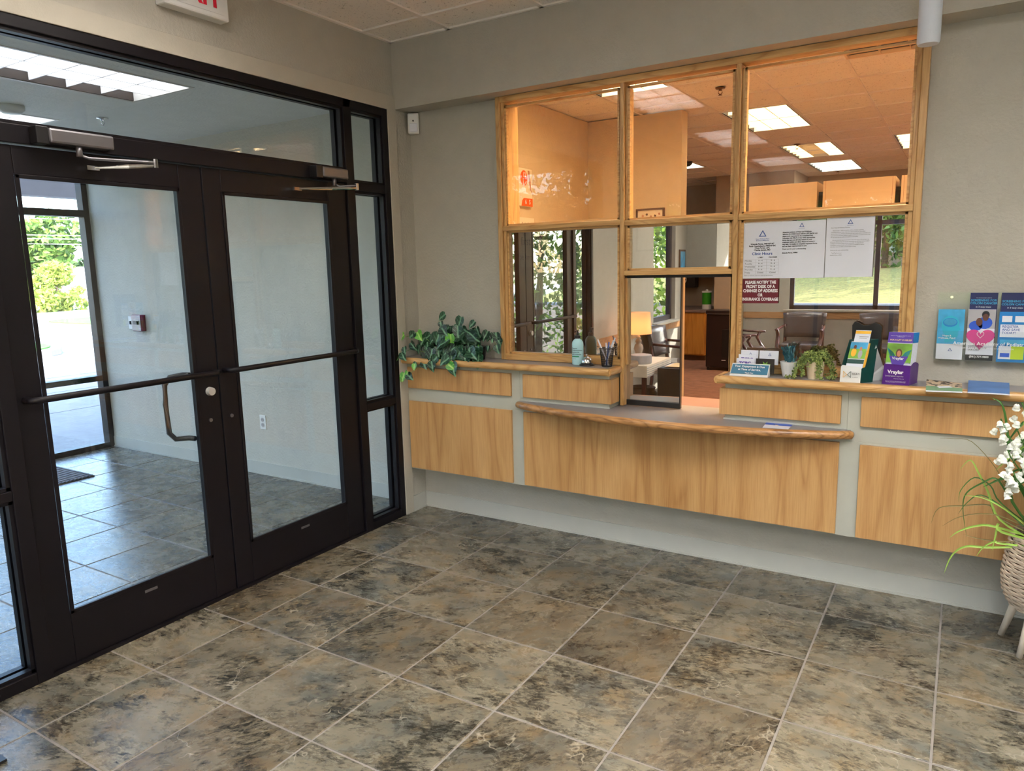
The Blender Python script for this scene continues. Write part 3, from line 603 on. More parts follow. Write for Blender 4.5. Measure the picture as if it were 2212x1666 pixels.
on_ = ['office troffer closest to the reception glass, cut by the window head', 'office troffer in the second row, three lit cells wide', 'office troffer with a dark middle strip', 'office troffer with white light behind the partition', 'farthest office troffer above the shelving', 'office troffer at the right edge of the window', 'added unseen office fixture above the clock', 'added unseen office fixture above the hatch', 'added unseen office troffer right of the window', 'added unseen office troffer over the shelving aisle', 'added unseen office troffer at the far right of the office']
for i, b in enumerate(OG): troffer(b, ZC, em_o_add if i > 5 else em_n if i in (3, 4) else em_o, on_[i], 3, 6, 'recessed office lights', lv='louvreo', dimmed=(1,) if i == 2 else None)
for i, b in enumerate(VG): troffer(b, 2.66, em_v, ['vestibule troffer nearer the lobby, white louvre cells', 'vestibule troffer nearer the outer glass'][i], 3, 6, 'vestibule ceiling lights')
ov = empty('air_vent', (2.567, 1.63, ZC), 'dark return air vent in the office ceiling by the window head', 'vent')
MB().box(2.265, 2.28, 1.3, 1.945, ZC-.003, ZC+.09).box(2.86, 2.875, 1.3, 1.945, ZC-.003, ZC+.09).box(2.265, 2.875, 1.93, 1.945, ZC-.003, ZC+.02).build('frame', K['shelf'], ov); MB().box(2.28, 2.87, 1.3, 1.93, ZC+.08, ZC+.09).build('backing', K['greyp'], ov)
for k in range(3): MB().box(2.47+.18*k, 2.476+.18*k, 1.3, 1.93, ZC+.0, ZC+.08).build('vane', K['shelf'], ov)
def sprinkler(p, label, m='chrome', g='sprinkler heads'):
    r = empty('sprinkler_head', p, label, 'sprinkler', g); x, y, z = p
    MB().lathe([(.038, 0), (.036, -.006), (.012, -.008), (.010, -.02)], (x, y, z), 16).build('escutcheon', K[m], r, smooth=True)
    MB().sweep([(x-.012, y, z-.018), (x-.016, y, z-.035), (x, y, z-.052)], .003, 6).sweep([(x+.012, y, z-.018), (x+.016, y, z-.035), (x, y, z-.052)], .003, 6).cyl((x, y, z-.052), (x, y, z-.055), .016, n=12).build('deflector', K[m], r)
sprinkler((-1.98, -.83, 2.66), 'chrome sprinkler head in the vestibule ceiling beside the troffer')
K['brass'] = plain('bronze_metal', srgb(110, 74, 44), .35, .8)
for (px, py), lb in (((1556, 190), 'bronze sprinkler head in the office ceiling by the middle pane'), ((1722, 312), 'bronze sprinkler head in front of the split office troffer'), ((1810, 369), 'small far bronze sprinkler head above the shelving')):
    x, y, z = P(px, py, 2, ZC); sprinkler((x, y, ZC), lb, 'brass')
sm = MB().lathe([(.075, 0), (.075, -.02), (.05, -.045), (.0, -.048)], (-2.05, -1.36, 2.66), 24).build('smoke_detector', K['white'], origin=(-2.05, -1.36, 2.66), smooth=True); tag(sm, 'round white smoke detector on the vestibule ceiling at the left edge', 'detector')
x, y, z = P(1483, 350, 2, ZC); dm = MB().lathe([(.08, 0), (.075, -.03), (.05, -.055), (.0, -.06)], (x, y, ZC), 20).build('ceiling_speaker', K['black'], origin=(x, y, ZC), smooth=True); tag(dm, 'black dome on the office ceiling beside the partition', 'speaker')

# ================================================================== WALL ITEMS
ex = empty('exit_sign', (.0, -1.53, 2.75), 'white exit sign with red letters above the entrance doors, cut by the photo edge', 'sign')
MB().box(.001, .065, -1.70, -1.37, 2.752, 2.942).build('housing', K['white'], ex, bev=.008); MB().box(.065, .068, -1.675, -1.395, 2.775, 2.925).build('face_plate', K['white'], ex)
text('EXIT', .148, (.0695, -1.535, 2.79+.01), K['exitred'], ex, (math.pi/2, 0, math.pi/2), 'CENTER', .004, width=.82)
ms = empty('motion_sensor', (.05, -.03, 2.5), 'small white motion sensor in the corner under the bulkhead', 'sensor')
o = MB().prism([(-.036, -.018), (.036, -.018), (.03, .022), (-.03, .022)], -.062, .062).build('case', K['white'], ms, origin=None, bev=.008)
for c in ms.children: c.location = (0, 0, 0); c.data.transform(Matrix.Translation(Vector((.05, -.03, 2.5)))) if False else None
ms.children[0].data.transform(Matrix.Translation(Vector(wloc(ms))))
ms.rotation_euler[2] = math.radians(35)
c = MB().box(.026, .074, -.0535, -.048, 2.45, 2.50).build('lens', K['paper'], ms, bev=.003); MB().cyl((.05, -.055, 2.515), (.05, -.048, 2.515), .005, n=8).build('eye', K['black'], ms)
pt = empty('pendant_tube', (2.875, -.42, 2.4), 'white cylindrical pendant tube hanging in front of the window corner', 'pendant')
MB().lathe([(.040, .56), (.040, .01), (.036, 0.0), (.0, 0.0)], (2.875, -.42, 2.4), 32).build('tube', plain('white_enamel', srgb(214, 220, 232), .3, 0, .02, 200, .1), pt, smooth=True)
for c in pt.children:
    e = c.modifiers.new('e', 'EDGE_SPLIT')
def plate(name, cx, z, label, cat, w=.07, h=.115, kind='outlet'):
    r = empty(name, (cx, -.004, z), label, cat); MB().box(cx-w/2, cx+w/2, -.007, 0, z-h/2, z+h/2).build('cover_plate', K['white'], r, bev=.003)
    if kind == 'outlet':
        for dz in (-.021, .021):
            s = MB().cyl((cx, -.007, z+dz), (cx, -.010, z+dz), .017, n=16).build('socket', K['greyp'], r)
            for dx in (-.006, .006): MB().box(cx+dx-.001, cx+dx+.001, -.0108, -.0099, z+dz-.004, z+dz+.006).build('slot', K['ink'], s)
    else: MB().box(cx-.006, cx+.006, -.018, -.007, z-.014, z+.014).build('toggle', K['ink'], r)
plate('wall_outlet', -1.62, .432, 'white duplex outlet low on the vestibule wall', 'outlet'); plate('light_switch', -3.29, 1.19, 'white switch plate beside the red pull station', 'switch', kind='switch')
fa = empty('fire_alarm_pull', (-3.12, -.03, 1.19), 'dark red and silver fire alarm pull station on the vestibule wall', 'fire alarm')
MB().box(-3.21, -3.07, -.045, 0, 1.12, 1.265).build('body', plain('alarm_red', srgb(120, 20, 40), .35), fa, bev=.006); MB().box(-3.205, -3.075, -.049, -.045, 1.126, 1.26).build('front_plate', K['alu'], fa); MB().box(-3.17, -3.11, -.062, -.049, 1.18, 1.21).build('pull_bar', K['black'], fa)
mt = empty('door_mat', (-3.3, -.95, 0), 'dark ribbed rubber mat on the vestibule floor by the outer glass', 'mat')
MB().box(-3.72, -2.88, -1.9, -.69, .0005, .009).build('backing', K['black'], mt)
r_ = MB()
for k in range(40): r_.box(-3.71+.0, -2.89, -1.885+.03*k, -1.867+.03*k, .009, .014)
o = r_.build('ribs', plain('grey_rubber', srgb(70, 62, 66), .7), mt); o['kind'] = 'stuff'
mt2 = empty('entry_rug', (-.0, -3.3, 0), 'corner of a brown loop pile rug at the lower left photo corner', 'rug')
o = MB().box(.06, .40, -4.2, -2.81, .0005, .012).build('pile', plain('rug_pile', srgb(96, 84, 66), .95, 0, .4, 260, 1), mt2); MB().box(.40, .415, -4.2, -2.81, .0005, .01).box(.06, .415, -2.81, -2.795, .0005, .01).build('binding', K['black'], mt2)

# ---- notices on the mirrored pane
YP = -.02
def notice(name, x0, x1, z0, z1, label, mat='paper', y=YP, tilt=0, cat='notice', t=.0008):
    r = empty(name, ((x0+x1)/2, y, (z0+z1)/2), label, cat); MB().box(x0, x1, y, y+t, z0, z1).build('sheet', K[mat], r); return r
def tri(r, cx, z, s, y=YP):   # the three-bar triangle mark
    for k in range(3):
        a0 = math.pi/2+k*2*math.pi/3; a1 = a0+2*math.pi/3; m = MB()
        p = lambda a, rr: (cx+rr*math.cos(a), z+rr*math.sin(a))
        m.prism([p(a1, s*.62), p(a0, s*.62), p(a0, s), p(a1, s)][::1], y-.0009, y-.0005, 'y'); m.build('emblem_bar', K['inkb'], r)
n1 = notice('hours_notice', 2.090, 2.286, 1.517, 1.786, 'leftmost white notice with clinic hours table', y=YP-.001)
n2 = notice('fee_notice', 2.281, 2.480, 1.516, 1.787, 'middle white notice with eight bold lines of text')
n3 = notice('letter_notice', 2.483, 2.687, 1.518, 1.792, 'rightmost white notice with letter and signature', y=YP-.0005)
y1 = YP-.0022
tri(n1, 2.193, 1.730, .021, YP-.001)
text('Hope Wellness PLLC\nBehavioral Medicine', .0075, (2.193, y1, 1.706), K['inkb'], n1, bold=.00004)
text('Schanda Flores, PMHNP-BC\nPaula Quattlebaum, PMHNP-BC\nChris Porter, LPC\nCharles Jensen, MD', .0098, (2.193, y1, 1.681), K['ink'], n1, bold=.0003)
text('Clinic Hours', .019, (2.193, y1, 1.631), K['inkb'], n1, bold=.0004)
text('LOBBY', .0085, (2.186, y1, 1.616), K['ink'], n1, bold=.0002); text('PROVIDER', .0085, (2.245, y1, 1.616), K['ink'], n1, bold=.0002)
for k, (d, h) in enumerate((('Monday', '9 - 4'), ('Tuesday', '9 - 4'), ('Wednesday', '9 - 4'), ('Thursday', '9 - 4'), ('Friday', 'Closed'))):
    z = 1.6-.0145*k; text(d, .0105, (2.111, y1, z), K['ink'], n1, align='LEFT'); text(h, .0105, (2.186, y1, z), K['ink'], n1); text(h, .0105, (2.245, y1, z), K['ink'], n1)
text('Walk-ins welcome, see front desk by appointment', .0068, (2.108, y1, 1.529), K['ink'], n1, align='LEFT')
tb = MB()
for k in range(6): tb.box(2.108, 2.272, YP-.0018, YP-.0014, 1.6085-.0145*k, 1.609-.0145*k)
for x in (2.108, 2.163, 2.215, 2.272): tb.box(x, x+.0005, YP-.0018, YP-.0014, 1.536, 1.609)
tb.build('table_lines', K['greyp'], n1)
tri(n2, 2.373, 1.764, .013); text('Hope Wellness', .0045, (2.373, y1, 1.75), K['inkb'], n2)
text('Attention patients of Hope and Wellness,\neffective 01/1/2024 there will be a $25 fee for any\npaperwork requested to be completed that\ncoincides with FMLA or any other appropriate\nforms that are not directly related to your\ntreatment within our clinic. Please be aware it\nmay take 1-2 weeks to complete requested forms\nand get them returned back to you.', .0078, (2.287, y1, 1.733), K['ink'], n2, align='LEFT', bold=.00028, line=1.22)
text('Thank you for your understanding.', .0078, (2.287, y1, 1.653), K['ink'], n2, align='LEFT', bold=.0002); text('Schanda Flores, APRN', .0078, (2.287, y1, 1.635), K['ink'], n2, align='LEFT', bold=.0004)
tri(n3, 2.585, 1.768, .014); text('Hope Wellness', .0045, (2.585, y1, 1.753), K['inkb'], n3)
text('Dear Hope & Wellness Patients,', .0062, (2.503, y1, 1.744), K['ink'], n3, align='LEFT')
text('     Effective July 1, 2024 our policy will be changing regarding\nscheduling patients. If you miss more than 2 hours to reschedule\nservices more than 30 days past due you will not be able to schedule your\nappointments until your balance is paid in full if your account is more than\n30 days past due you will not be able to reschedule.', .0056, (2.503, y1, 1.731), K['ink'], n3, align='LEFT', line=1.35)
text('     We are sorry for any inconvenience this may cause. Our group is to\ngrow our offices today. As we are expanding we will have new providers\nlooking to serve the needs of our community. To keep this all\nworking we will work with each provider to available as well as\nwith their time and skills so we are able to keep.', .0056, (2.503, y1, 1.687), K['ink'], n3, align='LEFT', line=1.35)
text('Thank you for your understanding.', .0056, (2.503, y1, 1.641), K['ink'], n3, align='LEFT'); text('Schanda Flores, APRN', .0056, (2.503, y1, 1.618), K['ink'], n3, align='LEFT')
sg = MB().sweep([(2.508+.0022*k, YP-.0018, 1.629+.004*math.sin(k*1.3)*(1 if k < 11 else .25)) for k in range(22)], .0005, 4).build('signature', K['ink'], n3)
n4 = notice('maroon_sign', 2.103, 2.275, 1.394, 1.514, 'dark maroon sign with white capitals below the hours notice', 'red', cat='sign')
for k, s in enumerate(('PLEASE NOTIFY THE', 'FRONT DESK OF A', 'CHANGE OF ADDRESS', 'OR', 'INSURANCE COVERAGE')):
    text(s, .0205, (2.189, YP-.001, 1.4905-.0208*k), K['inkw'], n4, bold=.0009, width=.80 if k != 4 else .78)

# ================================================================== LEDGE ITEMS
ZL = 1.0452
hs = empty('sanitizer_bottle', (1.212, -.092, ZL), 'pale blue hand sanitizer bottle with black pump on the left ledge', 'bottle')
sc_ = MB(); n = 24
prof = [(.0, 0), (.030, 0), (.033, .004), (.033, .118), (.031, .130), (.022, .143), (.014, .148), (.013, .152)]
for r0, z in prof:
    for i in range(n):
        t = 2*math.pi*i/n; sc_.v.append((1.212+r0*1.05*math.cos(t), -.092+r0*.72*math.sin(t), ZL+z))
sc_.f = [(k*n+i, k*n+(i+1) % n, (k+1)*n+(i+1) % n, (k+1)*n+i) for k in range(len(prof)-1) for i in range(n)]; sc_.mi = [0]*len(sc_.f)
mb_, ntb, pb_ = newmat('sanitizer_gel'); pb_.inputs['Base Color'].default_value = srgb(186, 226, 232); pb_.inputs['Roughness'].default_value = .15; pb_.inputs['Subsurface Weight'].default_value = .3; pb_.inputs['Subsurface Radius'].default_value = (.02, .03, .03)
sc_.build('body', mb_, hs, smooth=True)
MB().lathe([(.016, .15), (.016, .166), (.008, .17), (.005, .19), (.005, .196)], (1.212, -.092, ZL), 16).sweep([(1.212, -.092, ZL+.193), (1.212, -.115, ZL+.192), (1.212, -.125, ZL+.186)], .004, 8).build('pump', K['black'], hs)
text('Purell\nProfessional Hand\nSanitizer with Aloe', .0085, (1.190, -.1178, ZL+.093), K['ink'], hs, align='LEFT', bold=.0002, name='label_print', line=1.3).data.body = 'Premium\nProfessional Hand\nSanitizer Gel\nwith moisturizer'
MB().box(1.190, 1.232, -.1172, -.1166, ZL+.046, ZL+.052).build('green_band', plain('label_green', srgb(36, 140, 90), .4), hs); text('16 fl oz', .006, (1.195, -.1178, ZL+.034), K['ink'], hs, align='LEFT', name='label_print')
cbell = empty('call_bell', (1.272, -.098, ZL), 'chrome call bell on a black base beside the sanitizer', 'bell')
MB().lathe([(.0, 0), (.042, 0), (.043, .004), (.030, .014), (.026, .018)], (1.272, -.098, ZL), 28).build('base', K['black'], cbell, smooth=True)
MB().lathe([(.031, .016), (.031, .022), (.028, .034), (.019, .044), (.008, .049), (.0, .05)], (1.272, -.098, ZL), 28, False).build('dome', K['chrome'], cbell, smooth=True); MB().lathe([(.004, .048), (.004, .058), (.007, .059), (.006, .063), (.0, .064)], (1.272, -.098, ZL), 12).build('button', K['chrome'], cbell, smooth=True)
pc = empty('pen_cup', (1.395, -.10, ZL), 'black wire mesh pen cup next to the window post', 'cup')
CX, CY_ = 1.395, -.10
m_ = MB(); nn = 36
for k in range(nn):
    for sgn in (1, -1):
        pts_ = []
        for j in range(6):
            t = 2*math.pi*k/nn + sgn*j*.17; rr = .028+.012*j/5; pts_.append((CX+rr*math.cos(t), CY_+rr*math.sin(t), ZL+.004+.098*j/5))
        m_.sweep(pts_, .00085, 3)
m_.build('mesh_wall', K['black'], pc); MB().cyl((CX, CY_, ZL), (CX, CY_, ZL+.004), .029, n=24).build('bottom', K['black'], pc)
rim = MB(); rim.sweep([(CX+.041*math.cos(2*math.pi*k/24), CY_+.041*math.sin(2*math.pi*k/24), ZL+.103) for k in range(25)], .0026, 6); rim.build('rim', K['black'], pc)
for k, (dx, dy, tx, ty, h, m) in enumerate(((.012, .0, -.052, -.006, .150, 'paper'), (-.012, .004, .050, .0, .160, 'paper'), (-.015, .008, .034, .012, .145, 'greyp'), (.0, -.008, .008, .012, .135, 'inkb'), (.004, .006, -.012, .016, .13, 'paper'))):
    r = empty('pen', (CX+dx, CY_+dy, ZL+.006), ['white pen leaning left out of the mesh cup', 'white pen leaning farthest right out of the mesh cup', 'grey pen leaning right, second from the right', 'blue pen upright in the middle of the cup', 'white pen at the back of the cup'][k], 'pen', 'pens in the mesh cup')
    a = Vector((CX+dx, CY_+dy, ZL+.006)); b = Vector((CX+tx, CY_+ty, ZL+h)); MB().cyl(a, a.lerp(b, .75), .004, n=8).build('barrel', K[m], r); MB().cyl(a.lerp(b, .75), b, .0045, .004, n=8).build('cap', K['paper' if m != 'inkb' else 'inkb'], r)
# copay sign
cs = empty('counter_sign', (2.18, -.155, ZL), 'teal tent sign about the copayment on the right ledge corner', 'sign')
MB().add([(2.088, -.172, ZL), (2.272, -.178, ZL), (2.276, -.152, ZL+.060), (2.096, -.146, ZL+.060), (2.096, -.142, ZL+.060), (2.276, -.148, ZL+.060), (2.272, -.125, ZL), (2.088, -.12, ZL)], [(0, 1, 2, 3), (3, 2, 5, 4), (4, 5, 6, 7), (1, 0, 7, 6), (0, 3, 4, 7), (1, 6, 5, 2)]).build('acrylic_base', K['white'], cs)
MB().add([(2.093, -.1685, ZL+.012), (2.269, -.1745, ZL+.012), (2.2725, -.1545, ZL+.057), (2.0985, -.1485, ZL+.057)], [(0, 1, 2, 3)]).build('insert', K['teal'], cs)
rr_ = (math.pi/2-.42, 0, -.033)
cs.children[1].location = (0, -.0012, 0)
for k, (s, sz) in enumerate((('Your Copayment is Due', .0145), ('at Time of Service,', .0145), ('Thank You', .009))):
    z = ZL+.044-.0145*k; yy = -.1515-(.057-(z-ZL))*.44-.0055; text(s, sz, (2.183, yy-.001, z), K['inkw'], cs, rr_, bold=.0004)
# card holder (clear acrylic, four pockets) and cards
ch = empty('card_holder', (2.21, -.09, ZL), 'clear acrylic card holder with four pockets behind the teal sign', 'card holder')
MB().box(2.105, 2.30, -.062, -.060, ZL, ZL+.125).box(2.105, 2.30, -.118, -.062, ZL, ZL+.002).box(2.105, 2.2, -.105, -.1035, ZL, ZL+.055).box(2.205, 2.30, -.118, -.1165, ZL, ZL+.045).box(2.3, 2.302, -.118, -.06, ZL, ZL+.08).box(2.103, 2.105, -.118, -.06, ZL, ZL+.08).build('acrylic_tray', K['acryl'], ch)
def card(x0, x1, y, z0, z1, label, m='paper', tr=False, lean=.006, txt=None):
    r = empty('business_card', ((x0+x1)/2, y, z0), label, 'card', 'cards in the acrylic holder')
    MB().add([(x0, y, z0), (x1, y, z0), (x1, y+lean, z1), (x0, y+lean, z1), (x0, y+.004, z0), (x1, y+.004, z0), (x1, y+lean+.004, z1), (x0, y+lean+.004, z1)], [(0, 1, 2, 3), (5, 4, 7, 6), (3, 2, 6, 7), (0, 3, 7, 4), (1, 5, 6, 2)]).build('card_stock', K[m], r)
    if tr: tri(r, (x0+x1)/2+.005, z1-.020, .009, y+lean*.6)
    if txt: text(txt, .022, ((x0+x1)/2, y+lean*.2-.0015, z0+(z1-z0)*.55), K['violet'], r, bold=.001)
    return r
card(2.117, 2.202, -.078, ZL+.05, ZL+.118, 'white business card with triangle mark at the back left', tr=True); card(2.207, 2.298, -.078, ZL+.05, ZL+.118, 'white business card with triangle mark at the back right', tr=True)
card(2.110, 2.196, -.094, ZL+.03, ZL+.098, 'appointment card with violet print in the second row', txt='TCBC'); card(2.104, 2.190, -.110, ZL+.012, ZL+.080, 'appointment card with violet print in the front row', txt='TCBC')
gc = card(2.199, 2.287, -.113, ZL+.008, ZL+.082, 'dark grey card with green sprig at the front right', 'dk'); MB().add([(2.245+.03*math.cos(a)*(1 if k % 2 else .45), -.1145, ZL+.05+.022*math.sin(a)*(1 if k % 2 else .45)) for k, a in enumerate([i*math.pi/8 for i in range(16)])], [tuple(range(16))]).build('sprig_print', K['fgreen'], gc)
# succulent in white pot
sp = empty('succulent_pot', (2.350, -.088, ZL), 'blue-green succulent in a small white tapered pot', 'plant')
MB().lathe([(.0, 0), (.027, 0), (.041, .072), (.038, .072), (.036, .066), (.0, .064)], (2.350, -.088, ZL), 28).build('pot', K['white'], sp, smooth=False)
K['succ'] = plain('blue_green_leaf', srgb(42, 92, 104), .4, 0, .35); K['succ2'] = plain('pale_blue_green_leaf', srgb(84, 140, 144), .4, 0, .3)
def succ_leaf():
    b = MB(); b.add([(0, 0, 0), (.006, .002, .012), (.008, .003, .024), (0, .001, .036), (-.008, .003, .024), (-.006, .002, .012), (0, .006, .02)], [(0, 1, 6), (1, 2, 6), (2, 3, 6), (3, 4, 6), (4, 5, 6), (5, 0, 6), (0, 5, 4, 3, 2, 1)]); return b.v, b.f
random.seed(3)
for k in range(64):
    t = random.uniform(0, 2*math.pi); h = random.uniform(.0, .062); rr = .024*math.sqrt(random.random())*(1.25-h*6)
    share('leaf', ('succ', k % 3), succ_leaf, K['succ'] if k % 3 else K['succ2'], sp, (2.350+rr*math.cos(t), -.088+rr*math.sin(t), ZL+.062+h), (random.uniform(.2, .75)*math.sin(-t)*-1 * -1, random.uniform(.2, .75)*math.cos(t), random.uniform(0, 6.28)), (1, 1, 1))
MB().cyl((2.35, -.088, ZL+.06), (2.35, -.088, ZL+.12), .006, .004, n=8).build('stem', K['succ'], sp)
# trailing plant in cream pot
tp = empty('trailing_plant', (2.475, -.115, ZL), 'trailing string-of-beads plant in a cream pot spilling over the ledge', 'plant')
MB().lathe([(.0, 0), (.033, 0), (.043, .085), (.039, .085), (.037, .078), (.0, .077)], (2.475, -.115, ZL), 28).build('pot', plain('cream_ceramic', srgb(226, 206, 176), .5, 0, .06), tp, smooth=False)
K['bead'] = foliagem('bead_leaf', srgb(72, 92, 36), srgb(166, 180, 96), .1)
bd = MB(); sm_ = MB(); random.seed(11)
def bead(p, r):
    x, y, z = p; d = Vector((random.uniform(-1, 1), random.uniform(-1, 1), random.uniform(-.6, 1))).normalized(); a = d.orthogonal().normalized()*r*.55; b = d.cross(a.normalized())*r*.55; c = Vector(p); e = d*r
    bd.add([c-e, c+a, c+b, c-a, c-b, c+e], [(0, 2, 1), (0, 3, 2), (0, 4, 3), (0, 1, 4), (5, 1, 2), (5, 2, 3), (5, 3, 4), (5, 4, 1)])
def strand(pts, dens=60):
    pts = [Vector(p) for p in pts]; sm_.sweep(pts, .0012, 4)
    for a, b in zip(pts, pts[1:]):
        for k in range(max(2, int((b-a).length*dens*10))):
            q = a.lerp(b, random.random()); bead(q+Vector((random.gauss(0, .005), random.gauss(0, .005), random.gauss(0, .004))), .0072)
for k in range(40):
    t = 2*math.pi*k/40+random.uniform(-.1, .1); r1 = random.uniform(.02, .05); top = random.uniform(.10, .135)
    strand([(2.475+.01*math.cos(t), -.115+.008*math.sin(t), ZL+.085), (2.475+r1*math.cos(t), max(-.18, min(-.04, -.115+r1*.8*math.sin(t))), ZL+top), (2.475+(r1+.035)*math.cos(t), max(-.19, min(-.035, -.115+(r1+.02)*math.sin(t))), ZL+top-.035)], 34)
for q in ([(2.435, -.15, ZL+.09), (2.425, -.165, ZL+.05), (2.430, -.17, ZL+.012)], [(2.425, -.13, ZL+.09), (2.402, -.16, ZL+.05), (2.385, -.178, ZL+.014), (2.355, -.185, ZL+.010)], [(2.42, -.11, ZL+.09), (2.40, -.14, ZL+.07), (2.395, -.16, ZL+.02)], [(2.375, -.18, ZL+.012), (2.40, -.185, ZL+.012)], [(2.50, -.155, ZL+.09), (2.505, -.17, ZL+.05), (2.50, -.172, ZL+.012), (2.515, -.18, ZL+.01)], [(2.495, -.16, ZL+.09), (2.495, -.168, ZL+.03)], [(2.52, -.12, ZL+.09), (2.545, -.13, ZL+.05), (2.55, -.14, ZL+.012), (2.575, -.13, ZL+.012)], [(2.52, -.10, ZL+.1), (2.55, -.09, ZL+.06), (2.56, -.09, ZL+.02)], [(2.43, -.09, ZL+.09), (2.41, -.08, ZL+.05), (2.415, -.08, ZL+.015)], [(2.53, -.15, ZL+.02), (2.55, -.16, ZL+.012)]):
    strand(q, 60)
o = bd.build('bead_leaves', K['bead'], tp); o['kind'] = 'stuff'; o = sm_.build('stems', K['stem'], tp); o['kind'] = 'stuff'
# green-white leaflet stand
ls = empty('leaflet_stand', (2.66, -.12, ZL), 'white and dark green leaflet stand with tiered pocket on the right ledge', 'leaflet holder')
X0, X1 = 2.592, 2.678
MB().add([(X0, -.178, ZL), (X1, -.182, ZL), (X1+.002, -.175, ZL+.066), (X1-.008, -.1745, ZL+.072), (X0+.008, -.171, ZL+.078), (X0+.002, -.171, ZL+.070)], [(0, 1, 2, 3, 4, 5)]).build('front_pocket', K['white'], ls)
MB().add([(X1, -.182, ZL), (X1+.045, -.125, ZL), (X1+.058, -.100, ZL+.195), (X1+.030, -.125, ZL+.190), (X1+.018, -.15, ZL+.072), (X1+.002, -.175, ZL+.066)], [(0, 1, 2, 3, 4, 5)]).build('side_panel', K['dgreen'], ls)
MB().add([(X0, -.178, ZL), (X0+.045, -.12, ZL), (X0+.058, -.095, ZL+.195), (X0+.026, -.12, ZL+.19), (X0+.002, -.171, ZL+.066)], [(4, 3, 2, 1, 0)]).build('side_panel', K['dgreen'], ls)
MB().add([(X0+.04, -.13, ZL), (X1+.045, -.125, ZL), (X1+.058, -.100, ZL+.195), (X0+.058, -.095, ZL+.195)], [(0, 1, 2, 3)]).build('back_panel', K['dgreen'], ls)
MB().add([(X1+.050, -.115, ZL+.17), (X1+.012, -.108, ZL), (X1+.098, -.05, ZL), (X1+.094, -.05, ZL+.065), (X1+.078, -.052, ZL+.07)], [(0, 1, 2, 3, 4)]).build('easel_back', K['white'], ls)
MB().add([(X0+.05, -.09, ZL+.19), (X0+.045, -.11, ZL), (X0+.09, -.04, ZL)], [(0, 1, 2)]).build('easel_back', K['white'], ls)
text('EXULTI', .0098, (X0+.066, -.1835, ZL+.038), K['ink'], ls, (math.pi/2-.1, 0, -.04), bold=.0002); text('for patients', .005, (X0+.064, -.1835, ZL+.024), K['ink'], ls, (math.pi/2-.1, 0, -.04))
bt = MB()
for sgn, m in ((-1, 0), (1, 1)):
    bt.m = m; c0 = X0+.030
    for k in range(4):
        q = [(c0+sgn*.001, .036), (c0+sgn*.016, .050), (c0+sgn*.016, .024), (c0+sgn*.001, .036)]
    for (a, b) in (((.001, .036), (.016, .051)), ((.016, .051), (.016, .023)), ((.016, .023), (.001, .036))):
        bt.sweep([(c0+sgn*a[0], -.1805+.10*a[1]*0-.0012, ZL+a[1]), (c0+sgn*b[0], -.1805-.0012, ZL+b[1])], .0011, 4)
bt.build('bow_emblem', [K['yellow'], K['dgreen']], ls)
def sheet_tilt(r, name, x0, x1, z0, z1, y0, dy, m, thick=.002, skew=0.0):
    return MB().add([(x0, y0, z0), (x1, y0-.003, z0), (x1+skew, y0-.003+dy, z1), (x0+skew, y0+dy, z1), (x0, y0+thick, z0), (x1, y0-.003+thick, z0), (x1+skew, y0-.003+dy+thick, z1), (x0+skew, y0+dy+thick, z1)], [(0, 1, 2, 3), (5, 4, 7, 6), (3, 2, 6, 7), (0, 3, 7, 4), (1, 5, 6, 2)]).build(name, K[m], r)
lf1 = empty('leaflet', (X0+.04, -.165, ZL+.01), 'leaflet with a two-person photo in the front tier of the green stand', 'leaflet', 'leaflets in the green stand')
sheet_tilt(lf1, 'paper', X0+.012, X1-.004, ZL+.012, ZL+.182, -.172, .042, 'paper', .012, .024)
def on_l(a, b, off=.0012):   # point on the first leaflet, a across 0..1, b up 0..1
    x = X0+.012+(X1-X0-.016)*a+.024*b; return (x, -.172-.003*a+.042*b-off, ZL+.012+.17*b)
def patch(r, fn, a0, a1, b0, b1, m, name='print_patch', off=.0012): return MB().quad(fn(a0, b0, off), fn(a1, b0, off), fn(a1, b1, off), fn(a0, b1, off)).build(name, K[m], r)
def blob(r, fn, a, b, ra, rb, m, name='print_figure', off=.0018, n=14): return MB().add([fn(a+ra*math.cos(2*math.pi*k/n), b+rb*math.sin(2*math.pi*k/n), off) for k in range(n)], [tuple(range(n))]).build(name, K[m], r)
patch(lf1, on_l, 0, 1, .56, .82, 'fgreen', 'photo'); patch(lf1, on_l, 0, 1, .82, .99, 'cyan', 'photo'); patch(lf1, on_l, 0, 1, .43, .54, 'dgreen', 'title_band')
blob(lf1, on_l, .28, .72, .16, .11, 'yellow'); blob(lf1, on_l, .30, .86, .09, .06, 'skin2'); blob(lf1, on_l, .68, .68, .13, .11, 'greyp'); blob(lf1, on_l, .66, .82, .08, .055, 'skin1')
lf2 = empty('leaflet', (X0+.06, -.14, ZL+.1), 'white leaflet with an orange top band in the back tier of the green stand', 'leaflet', 'leaflets in the green stand')
sheet_tilt(lf2, 'paper', X0+.022, X1+.000, ZL+.02, ZL+.232, -.150, .048, 'paper', .006, .028)
def on_2(a, b, off=.0012): return (X0+.022+(X1-X0-.022)*a+.028*b, -.150-.003*a+.048*b-off, ZL+.02+.212*b)
patch(lf2, on_2, 0, 1, .93, .99, 'yellow', 'orange_band'); patch(lf2, on_2, .3, .9, .86, .875, 'greyp', 'text_line'); patch(lf2, on_2, .3, .8, .83, .84, 'greyp', 'text_line')
lf3 = empty('leaflet', (X0+.06, -.15, ZL), 'yellow edged leaflet behind the photo leaflet in the green stand', 'leaflet', 'leaflets in the green stand'); sheet_tilt(lf3, 'paper', X0+.004, X1+.004, ZL+.014, ZL+.175, -.156, .042, 'yellow', .002, .026)
